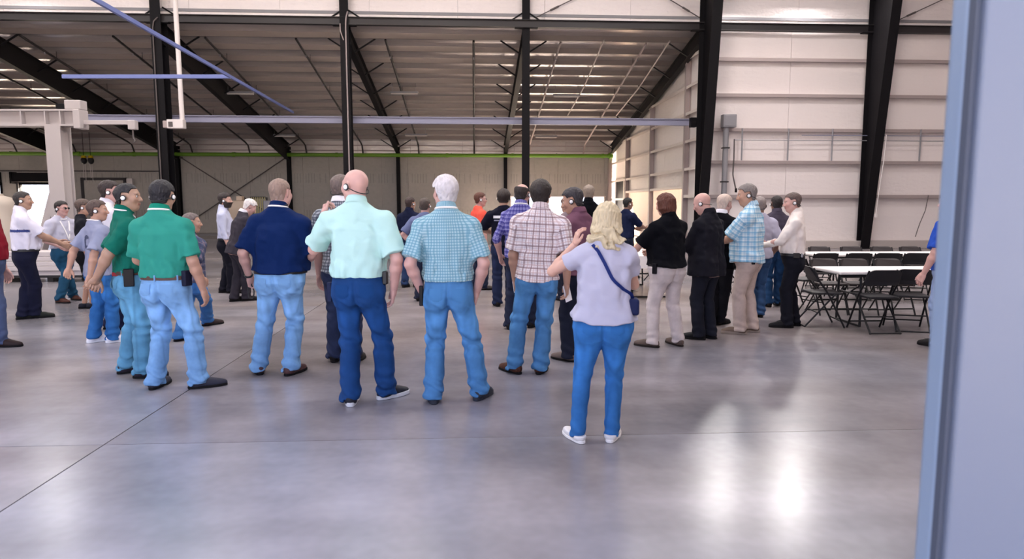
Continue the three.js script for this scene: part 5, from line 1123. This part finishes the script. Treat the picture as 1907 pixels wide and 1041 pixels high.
person('bald man in a mint shirt and blue jeans seen from behind, left hand raised', { feet: [[654, 752], [721, 741]], head: [675, 313], yaw: -2, headYaw: 58, headPitch: -2, shirt: mint, collar: mint, hipX: -0.06, girth: 1.12, belly: 0.04, pants: JEAN.deep, shoe: 'sneaker', shoeColor: '#23242c', soleColor: '#c6c6ca', skin: 'pink', hair: 'bald', fat: 0.6, toe: [0.2, -0.75], sleeve: 0.86, sleeveR: 1.3, sw: 0.2, shoulder: 0.205,
  L: { to: [-0.38, 1.41, -0.2], hint: [-0.2, -1, 0.4], hand: 'hold', palm: [1, 0, -0.3], dir: [0.05, 1, -0.25] }, R: { to: [0.2, 0.87, -0.03], hint: [0.9, 0, 0.9] }, items: [onBelt(178, 0.86, [0.05, 0.15, 0.03], plain('#1c2440', 0.6)), onBelt(2, 0.97, [0.06, 0.1, 0.03], beltBlack)] });
person('grey-haired man in a teal checked shirt seen from behind, hands in his pockets', { feet: [[808, 748], [894, 742]], head: [826, 325], yaw: 2, headYaw: 28, hipX: -0.06, tip: -1, shirt: teal, collar: teal, girth: 1.06, belly: 0.03, pants: JEAN.mid, shoe: 'sneaker', shoeColor: '#2b2f3a', soleColor: '#30323c', skin: 'pink', hair: 'short', hairColor: '#c9c4c6', hairT: 0.02, top: 0.05, toe: [0.1, -0.45], sleeve: 0.84, sleeveR: 1.2,
  L: { to: [-0.275, 0.885, -0.03], hint: [-0.7, 0, 0.9] }, R: { to: [0.16, 0.87, -0.05], hint: [1, 0, 0.9] }, lanyard: true, headset: false, items: [onBelt(176, 0.86, [0.05, 0.16, 0.025], phone)] });
const strap = (c) => {
  const f = c.shirtF, pts = [[-0.085, 1.475], [-0.045, 1.43], [0.0, 1.35], [0.05, 1.25], [0.1, 1.16], [0.175, 1.08], [0.19, 1.03]], rays = [];
  for (let i = 0; i < pts.length - 1; i++) for (let k = 0; k < 5; k++) { const t = k / 5, x = lerp(pts[i][0], pts[i + 1][0], t), y = lerp(pts[i][1], pts[i + 1][1], t); const bend = sstep(0.05, 0.19, x) * 1.1, d = V(-bend, 0, -1).normalize(); rays.push([V(x + c.hx, y - c.drop, 0).addScaledVector(d, -0.6), d, V(0.85, 0.5, 0).normalize()]); }
  mesh('bag_strap', strip(f, rays, 0.012, 0.005, false, 0.005), plain('#1a2a66', 0.6), c.P);
  const h = march(f, V(0.5, 1.0, 0.02), V(-1, 0, 0)) ?? V(0.2, 1.0, 0);
  const bg = mesh('bag', box(-0.03, 0.05, -0.06, 0.06, -0.07, 0.07, 0.02), plain('#1c2348', 0.6), c.P); bg.position.copy(h).add(V(0, 0.02, 0));
};
person('blonde woman in a pale lilac shirt and bright blue jeans, left hand to her hair', { feet: [[1075, 820], [1139, 818]], head: [1135, 374], fem: true, yaw: -6, headYaw: -12, headPitch: 10, shirt: lilacTee, girth: 1.2, thigh: 1.06, belly: 0.02, pants: JEAN.bright, hem: 0.9, sleeve: 0.5, sleeveR: 1.2, shoe: 'slip', shoeColor: '#d6d2d2', soleColor: '#e4e0de', skin: 'fair', hair: 'long', hairColor: '#c6b696', toe: [0.5, -0.25], hipX: 0.05, tip: 1.5,
  L: { to: [-0.165, 1.46, -0.13], hint: [-0.9, -1, -0.1], hand: 'relaxed', palm: [1, -0.1, -0.3], dir: [0.25, 1, 0.25] }, R: { to: [0.1, 1.3, -0.3], hint: [0.75, -1, 0], hand: 'hold' }, headset: false, items: [strap] });
person('dark-haired man in a pale brown plaid shirt, papers in his hands', { feet: [[958, 694], [1006, 694]], head: [1022, 335], yaw: -4, headYaw: -6, shirt: tan, collar: tan, pants: JEAN.mid, hem: 0.87, sleeve: 0.82, sleeveR: 1.25, shoe: 'dress', shoeColor: '#4a2c22', skin: 'tan', hair: 'short', hairColor: '#241b18', hairT: 0.02, top: 0.1, toe: [0.75, -0.2], hipX: 0.085, tip: 3,
  L: { to: [-0.12, 0.86, -0.1], hint: [-0.6, 0, 1] }, R: { to: [0.36, 0.84, -0.04], hint: [0.4, 0, 1] }, headset: false, items: [inHand(1, box(-0.035, 0.035, -0.11, 0.05, -0.003, 0.003), whiteKnit, 'folded_paper', [0.1, 0.6, 0.25]), inHand(0, box(-0.03, 0.03, -0.05, 0.06, -0.003, 0.003), whiteKnit, 'folded_paper', [0, 0.8, 0.2])] });
person('heavy man in a navy polo shirt and light jeans, watch on his left wrist', { feet: [[483, 695], [543, 697]], head: [540, 331], yaw: -6, headYaw: -10, shirt: navy, collar: navy, lanyard: true, girth: 1.28, belly: 0.09, pants: JEAN.light, hem: 0.945, waist: 0.985, sleeve: 0.9, sleeveR: 1.28, shoulder: 0.205, shoe: 'dress', shoeColor: '#4c3434', skin: 'pink', hair: 'short', hairColor: '#8a7468', hairT: 0.008, top: 0.1, fat: 1.2, toe: [0.55, -0.2], hipX: 0.08, tip: 1.5,
  L: { to: [-0.24, 0.9, -0.05], hint: [-0.3, 0, 1], hand: 'hold' }, R: { to: [0.22, 1.02, -0.3], hint: [0.5, -0.5, 0.5], hand: 'hold' }, headset: false, belt: beltBlack, items: [watch(0), inHand(0, tube([V(0, 0.02, 0.02), V(0.03, -0.08, 0), V(0.02, -0.15, 0), V(-0.02, -0.15, 0), V(-0.03, -0.06, 0), V(0, 0.02, 0.02)], 0.006, 26), bandBlack, 'hand_strap'), (c) => { const a = []; for (let i = 0; i <= 14; i++) { const t = Math.PI * (0.02 + 0.96 * i / 14); a.push(V(Math.cos(t) * 0.085, -0.1 - 0.02 * Math.sin(t), 0.02 + Math.sin(t) * 0.07)); } mesh('neck_headset', tube(a, 0.008, 22, 6).applyMatrix4(c.HM), bandBlack, c.P); }] });
person('black-haired man in a bright green shirt and light blue jeans seen from behind', { feet: [[291, 722], [372, 722]], head: [307, 333], yaw: -8, headYaw: 4, headPitch: 6, shirt: green, collar: knitRib, lanyard: true, girth: 1.14, belly: 0.03, pants: JEAN.light, sleeve: 0.86, sleeveR: 1.22, shoulder: 0.2, shoe: 'dress', shoeColor: '#30303c', skin: 'tan', hair: 'short', hairColor: '#15131a', hairT: 0.014, top: 0.1, toe: [0.15, -0.95], hipX: -0.055, tip: -1.5,
  L: { to: [-0.2, 0.98, -0.24], hint: [-1, -0.2, 0.6] }, R: { to: [0.24, 0.86, -0.06], hint: [0.5, 0, 1] }, belt: beltBrown, items: [onBelt(8, 0.97, [0.08, 0.13, 0.04], plain('#1a1c30', 0.5))] });
person('young man in a dark green shirt facing right, hands clasped behind his back', { feet: [[238, 694], [268, 703]], head: [244, 341], yaw: -52, headYaw: -30, shirt: greenDeep, collar: greenDeep, lanyard: true, girth: 1.03, pants: JEAN.teal, sleeve: 0.84, sleeveR: 1.15, shoe: 'boot', shoeColor: '#2c2630', skin: 'olive', hair: 'short', hairColor: '#17151a', hairT: 0.012, top: -0.6, toe: [0.1, -0.35], L: { to: [-0.02, 0.9, 0.26], hint: [-1, 0, 0.6], hand: 'hold' }, R: { to: [0.03, 0.93, 0.27], hint: [1, 0, 0.7], hand: 'hold' },
  belt: beltBrown, items: [onBelt(10, 0.94, [0.085, 0.16, 0.035], phone, 'phone_case', 'phone in a black belt case'), onBelt(52, 0.965, [0.1, 0.035, 0.006], plain('#8c2c34', 0.6), 'leather_patch')] });
person('man in a grey t-shirt and blue jeans facing right, white sneakers', { feet: [[176, 637], [212, 637]], head: [183, 373], yaw: -38, headYaw: -34, shirt: greyTee, lanyard: true, girth: 1.05, belly: 0.02, pants: JEAN.bright, hem: 0.84, sleeve: 0.85, sleeveR: 1.3, shoe: 'sneaker', shoeColor: '#e4e2e8', soleColor: '#f0eef0', skin: 'tan', hair: 'short', hairColor: '#4a3a34', hairT: 0.016, top: 0, toe: [0.1, -0.2], L: { to: [-0.1, 0.95, 0.3], hint: [-1, 0.1, 0.4] }, R: { to: [0.29, 0.86, 0.22], hint: [0.4, 0, 1] },
  items: [(c) => mesh('shirt_print', patch(c.shirtF, 0.02, 1.27, 0.17, 0.2, (u, v) => Math.abs(Math.hypot(u, v) - 0.65) < 0.3 && !(u > 0.1 && Math.abs(v) < 0.3), 1, 14, 14, 0.005), plain('#4b5068', 0.9), c.P)] });
const stripe = (x, y, z) => { const k = y > 1.222 && y < 1.265 && Math.abs(x) < 0.26 && !(z < -0.06 && Math.abs(x) > 0.12) ? new THREE.Color('#2a3a78') : new THREE.Color('#dedbe8'); return [k.r, k.g, k.b]; };
person('man in a white polo with a navy stripe and black trousers, facing right', { feet: [[44, 594], [68, 592]], head: [42, 356], yaw: -50, headYaw: -18, shirt: stripe, collar: white, girth: 1.16, belly: 0.06, pants: '#14162c', denim: false, sleeve: 0.86, sleeveR: 1.3, shoe: 'dress', shoeColor: '#1e211c', skin: 'olive', hair: 'short', hairColor: '#2c2624', hairT: 0.008, top: 0, beard: false, toe: [0.1, -0.25], L: { to: [-0.12, 1.06, -0.4], hint: [-0.5, -0.8, 0.3] }, R: { to: [0.12, 1.05, -0.42], hint: [0.5, -0.8, 0.3] }, belt: beltBlack });
person('man in a dark red shirt and slate trousers cut off by the left edge', { feet: [[-20, 642], [2, 646]], H: 1.8, yaw: -74, shirt: plain('#7c1224'), collar: plain('#7c1224'), girth: 1.12, belly: 0.04, pants: '#4a5676', denim: false, hem: 0.965, sleeve: 0.9, sleeveR: 1.3, shoe: 'dress', shoeColor: '#2c2020', skin: 'pink', hair: 'short', hairColor: '#4a4038', R: { to: [0.3, 0.84, -0.1], hint: [0.3, 0, 1] }, toe: [0.1, -0.15] });
person('moustached man in dark glasses and a pale grey shirt, white lanyard, facing right', { feet: [[112, 564], [138, 558]], head: [112, 370], yaw: -112, headYaw: 12, shirt: plain('#b9b8c8'), lanyard: true, girth: 1.08, belly: 0.03, pants: '#1f4a66', sleeve: 0.9, sleeveR: 1.35, shoe: 'dress', shoeColor: '#4a2a22', skin: 'pink', hair: 'short', hairColor: '#1d1615', glasses: 'dark', toe: [0.1, -0.2], R: { to: [0.2, 1.0, -0.2], hint: [0.8, 0, 0.5] }, L: { to: [-0.18, 1.0, -0.22], hint: [-0.8, 0, 0.5] },
  items: [(c) => mesh('lanyard_ribbon', join([-1, 1].map((e) => strip(c.shirtSmooth, Array.from({ length: 9 }, (_, i) => [V(lerp(e * 0.075, 0.0, i / 8), lerp(1.45, 1.12, i / 8) - c.drop, -0.6), V(0, 0, 1), V(1, 0, 0)]), 0.01, 0.003, false, 0.006))), padWhite, c.P)] });
person('person in a black t-shirt and dark shorts mostly hidden behind the grey t-shirt', { feet: [[158, 574], [172, 574]], head: [164, 372], yaw: -58, headYaw: -10, shirt: plain('#1a1b22'), pants: '#14141a', shorts: true, hem: 0.86, sleeve: 0.9, sleeveR: 1.3, shoe: 'sneaker', shoeColor: '#22242e', skin: 'tan', hair: 'short', hairColor: '#54443c', hairT: 0.016 });
person('dark-haired man in a white shirt standing behind the dark green shirt', { feet: [[208, 612], [226, 614]], head: [207, 338], yaw: -58, headYaw: -14, shirt: white, collar: white, pants: '#171c38', denim: false, sleeve: 1.95, shoe: 'dress', skin: 'pink', hair: 'short', hairColor: '#2c211f', hairT: 0.014, belt: beltBlack });
person('grey-haired man in a dark patterned shirt behind the right shoulder of the bright green shirt', { feet: [[336, 634], [388, 606]], head: [362, 362], yaw: -30, headYaw: -38, shirt: plaid('slate', '#4a5270', 0.09, [[0, 0.4, '#2c3350', 0.6], [0.6, 0.7, '#b08a8a', 0.5]]), collar: true && plain('#343c58'), lanyard: true, girth: 1.08, pants: '#3a6aa4', hem: 0.88, sleeve: 0.9, sleeveR: 1.3, shoe: 'dress', shoeColor: '#35292a', skin: 'tan', hair: 'thin', hairColor: '#6b5f5c', hairT: 0.006, R: { to: [0.24, 0.84, 0.02], hint: [0.5, 0, 1] } });
person('bearded man in a pale blue shirt and black trousers facing right, far back', { feet: [[417, 545], [432, 546]], head: [420, 360], yaw: -78, headYaw: -4, shirt: plain('#c3c6dc'), collar: plain('#c3c6dc'), pants: '#14141f', denim: false, sleeve: 1.9, shoe: 'dress', skin: 'fair', hair: 'short', hairColor: '#2a201e', hairT: 0.016, beard: true, belt: beltBlack, L: { to: [-0.1, 1.1, -0.3], hint: [-0.8, -0.4, 0.3] }, R: { to: [0.24, 0.84, -0.1], hint: [0.4, 0, 1] } });
person('white-haired man in a dark grey suit bowing his head, far back', { feet: [[437, 561], [460, 560]], H: 1.72, yaw: -52, headYaw: -6, headPitch: 32, lean: 12, shirt: suitGrey, shirtName: 'jacket', jacket: true, hem: 0.8, collar: white, girth: 1.12, pants: '#302d36', denim: false, sleeve: 1.94, shoe: 'dress', skin: 'pink', hair: 'short', hairColor: '#dcd6d2', hairT: 0.014, L: 'front', R: 'front', headset: false });
person('man in a grey checked shirt behind the bald man, his left arm hanging', { feet: [[624, 672], [660, 674]], head: [632, 327], yaw: -4, headYaw: -20, shirt: check, collar: whiteKnit, pants: '#2c3450', hem: 0.86, sleeve: 0.7, sleeveR: 1.1, shoe: 'dress', skin: 'pink', hair: 'short', hairColor: '#6a5c56', hairT: 0.01, L: { to: [-0.25, 0.82, -0.06], hint: [-0.3, 0, 1] } });
person('dark-haired man in a navy shirt and jeans between the mint and teal shirts', { feet: [[754, 535], [776, 533]], head: [769, 367], yaw: -22, headYaw: -18, shirt: plain('#141a34'), collar: plain('#141a34'), girth: 1.05, pants: '#283a5e', hem: 0.9, sleeve: 0.9, sleeveR: 1.3, shoe: 'boot', shoeColor: '#1a1618', skin: 'tan', hair: 'short', hairColor: '#3a2a26', hairT: 0.01 });
person('man in a slate blue shirt, hand on hip, half hidden by the teal shirt', { feet: [[780, 560], [806, 561]], head: [796, 370], yaw: -8, headYaw: -10, shirt: plain('#6a7396'), girth: 1.1, pants: '#23283c', sleeve: 0.85, sleeveR: 1.3, shoe: 'dress', skin: 'pink', hair: 'short', hairColor: '#4c403a', L: { to: [-0.2, 0.98, -0.02], hint: [-1, 0, 0.25], hand: 'fist' } });
person('red-haired person in an orange shirt facing right, far back', { feet: [[884, 537], [902, 540]], head: [883, 359], yaw: -68, headYaw: -12, shirt: plain('#f4604e', 0.8), pants: '#20263c', hem: 0.87, sleeve: 0.9, sleeveR: 1.25, shoe: 'sneaker', shoeColor: '#4e4644', skin: 'pink', hair: 'short', hairColor: '#5a3426', hairT: 0.012, glasses: true });
person('dark-haired man in a black shirt with a white band of print across the back', { feet: [[926, 570], [950, 566]], head: [923, 353], yaw: 3, headYaw: -6, shirt: plain('#0f1122'), pants: '#1c2542', hem: 0.92, sleeve: 0.88, sleeveR: 1.2, shoe: 'dress', skin: 'tan', hair: 'short', hairColor: '#2a1e1a', hairT: 0.028, top: 0, girth: 1.02, L: { to: [-0.1, 1.1, -0.26], hint: [-1, 0.1, 0.3] }, R: { to: [0.1, 1.1, -0.26], hint: [1, 0.1, 0.3] },
  items: [(c) => mesh('shirt_print', patch(c.shirtF, -0.03, 1.365, 0.26, 0.04, (u) => true, 1, 16, 4, 0.005), whiteKnit, c.P), (c) => mesh('shirt_print', patch(c.shirtF, -0.03, 1.312, 0.24, 0.018, () => true, 1, 16, 3, 0.005), plain('#8f92a4'), c.P)] });
person('man with a bald crown in a purple checked shirt, beside the plaid shirt', { feet: [[950, 612], [990, 609]], head: [970, 342], yaw: -14, headYaw: -16, headPitch: 4, shirt: purple, collar: purple, lanyard: true, girth: 1.06, belly: 0.02, pants: '#20263c', hem: 0.87, sleeve: 1.25, shoe: 'dress', skin: 'pink', hair: 'fringe', hairColor: '#2c2422', hairT: 0.014, L: { to: [-0.29, 0.9, -0.08], hint: [-0.4, 0, 1] } });
person('dark-haired man in a mauve shirt and dark trousers behind the blonde woman, facing left', { feet: [[1058, 672], [1088, 668]], head: [1076, 350], yaw: 40, headYaw: 34, headPitch: 14, shirt: plain('#755062'), collar: plain('#755062'), girth: 1.06, pants: '#1d2132', denim: false, hem: 0.88, sleeve: 0.9, sleeveR: 1.3, shoe: 'dress', shoeColor: '#6a5c58', skin: 'tan', hair: 'short', hairColor: '#2e2a30', hairT: 0.012, L: 'front' });
person('short brown-haired person glimpsed between the plaid shirt and the mauve shirt', { feet: [[1046, 560], [1064, 560]], head: [1049, 369], yaw: 20, headYaw: 10, shirt: plain('#8a7a80'), pants: '#22283a', sleeve: 0.9, shoe: 'dress', skin: 'tan', hair: 'short', hairColor: '#54372a', hairT: 0.018 });
person('man in a black jacket with grey hair, just above the blonde woman', { feet: [[1084, 548], [1104, 548]], head: [1094, 346], yaw: -10, headYaw: 0, shirt: blackCloth, collar: blackCloth, pants: '#1a1c26', denim: false, hem: 0.85, sleeve: 1.9, shoe: 'dress', skin: 'tan', hair: 'short', hairColor: '#8a7c70', hairT: 0.014, headset: false });
person('dark-haired man in a navy shirt reaching right, far back by the end wall', { feet: [[1154, 520], [1176, 518]], head: [1163, 367], yaw: -55, headYaw: -15, shirt: plain('#141c3a'), pants: '#1c2234', hem: 0.9, sleeve: 0.95, sleeveR: 1.2, shoe: 'dress', skin: 'brown', hair: 'short', hairColor: '#14110f', hairT: 0.012, R: { to: [0.12, 1.12, -0.46], hint: [0.4, -1, 0] }, L: { to: [-0.12, 1.1, -0.4], hint: [-0.4, -1, 0] } });
person('woman with a chestnut bob in a black polo and white trousers at the middle table', { feet: [[1214, 646], [1262, 643]], head: [1240, 359], fem: true, yaw: 28, headYaw: 14, headPitch: 12, shirt: blackCloth, collar: blackCloth, girth: 1.26, belly: 0.05, shoulder: 0.175, pants: '#c6bcbc', denim: false, slim: 0.2, hem: 0.93, waist: 0.98, sleeve: 0.9, sleeveR: 1.4, shoe: 'dress', shoeColor: '#5a4d48', soleColor: '#2a2422', skin: 'fair', headset: false, hair: 'bob', hairColor: '#552a1a', toe: [0.5, -0.1], L: { to: [-0.2, 1.06, -0.4], hint: [-0.9, -0.5, 0.3] }, R: 'front', items: [onBelt(165, 0.93, [0.05, 0.12, 0.03], phone), onBelt(100, 0.955, [0.09, 0.03, 0.012], silver, 'belt_buckle')], belt: beltBlack });
person('bald man in a dark navy suit looking down to the left, beside the white trousers', { feet: [[1300, 632], [1322, 630]], head: [1310, 357], yaw: 40, headYaw: 18, headPitch: 22, shirt: suitBlack, shirtName: 'jacket', jacket: true, hem: 0.78, collar: suitBlack, girth: 1.14, belly: 0.03, pants: '#171924', denim: false, sleeve: 1.94, shoe: 'dress', shoeColor: '#0f0f14', skin: 'pink', hair: 'bald', fat: 0.5, toe: [0.3, 0.1], L: 'front', R: 'front' });
person('white-haired man in a black suit behind the bald man, facing right', { feet: [[1322, 606], [1340, 604]], head: [1345, 361], yaw: -46, headYaw: -8, headPitch: 10, shirt: blackCloth, shirtName: 'jacket', jacket: true, hem: 0.8, collar: white, girth: 1.06, pants: '#13141c', denim: false, sleeve: 1.94, shoe: 'dress', skin: 'pink', hair: 'short', hairColor: '#c8b4a8', hairT: 0.012, R: 'front', headset: false, hipX: 0.05 });
person('big grey-haired man in a sky blue plaid shirt and khaki trousers facing left', { feet: [[1376, 622], [1400, 618]], head: [1376, 343], yaw: 56, headYaw: 26, headPitch: 8, shirt: sky, collar: sky, girth: 1.22, belly: 0.06, shoulder: 0.2, pants: '#b7a69e', denim: false, hem: 0.85, sleeve: 0.92, sleeveR: 1.4, shoe: 'sneaker', shoeColor: '#6a5a50', soleColor: '#8c8078', skin: 'tan', hair: 'short', hairColor: '#77706e', hairT: 0.016, top: 0, grizzle: true, fat: 0.8, toe: [0.25, 0.1], L: { to: [-0.03, 1.08, -0.36], hint: [-0.8, -0.8, 0.2], hand: 'hold' }, R: 'front', items: [onBelt(150, 0.9, [0.04, 0.1, 0.02], phone, 'key_fob')] });
person('grey-haired man in a pale lilac t-shirt behind the sky blue plaid shirt', { feet: [[1400, 590], [1414, 590]], head: [1412, 367], yaw: 8, headYaw: -12, shirt: plain('#b6b4c8'), girth: 1.08, pants: '#3a5884', hem: 0.88, sleeve: 0.95, sleeveR: 1.3, shoe: 'dress', skin: 'brown', hair: 'short', hairColor: '#8a7f7c', hairT: 0.01, R: { to: [0.27, 0.92, -0.1], hint: [0.5, 0, 1] } });
person('dark-skinned man in a charcoal shirt and dark jeans seen from behind', { feet: [[1430, 571], [1448, 569]], head: [1441, 365], yaw: -4, headYaw: 4, shirt: plain('#4a4452'), collar: plain('#4a4452'), girth: 1.1, pants: '#1f4068', hem: 0.9, sleeve: 1.6, shoe: 'dress', skin: 'brown', hair: 'short', hairColor: '#231c1c', hairT: 0.008 });
person('man in a white dress shirt and black trousers facing left, one hand out', { feet: [[1464, 610], [1478, 606]], head: [1477, 359], yaw: 70, headYaw: 12, headPitch: 6, shirt: offWhite, collar: offWhite, girth: 1.14, belly: 0.04, pants: '#14151f', denim: false, sleeve: 1.92, shoe: 'dress', shoeColor: '#16161a', skin: 'pink', hair: 'short', hairColor: '#5c4c48', hairT: 0.008, fat: 0.6, belt: beltBlack, L: { to: [-0.12, 1.08, -0.4], hint: [-0.6, -0.8, 0.3], hand: 'hold' }, R: { to: [0.1, 1.1, -0.34], hint: [0.6, -0.8, 0.3], hand: 'hold' }, items: [onBelt(172, 0.97, [0.08, 0.07, 0.025], bandBlack), onBelt(150, 0.97, [0.03, 0.05, 0.02], silver, 'key_ring')] });
person('person in a royal blue shirt half hidden by the doorway edge on the right', { feet: [[1744, 646], [1766, 644]], H: 1.72, yaw: 30, headYaw: 10, shirt: plain('#2a4fb0'), collar: plain('#2a4fb0'), girth: 1.08, pants: '#8ea0c4', hem: 0.87, sleeve: 0.85, sleeveR: 1.3, shoe: 'sneaker', skin: 'pink', hair: 'short', hairColor: '#b8b0a8', L: { to: [-0.27, 0.86, -0.12], hint: [-0.5, 0, 1] } });
renderer.render(scene, camera);
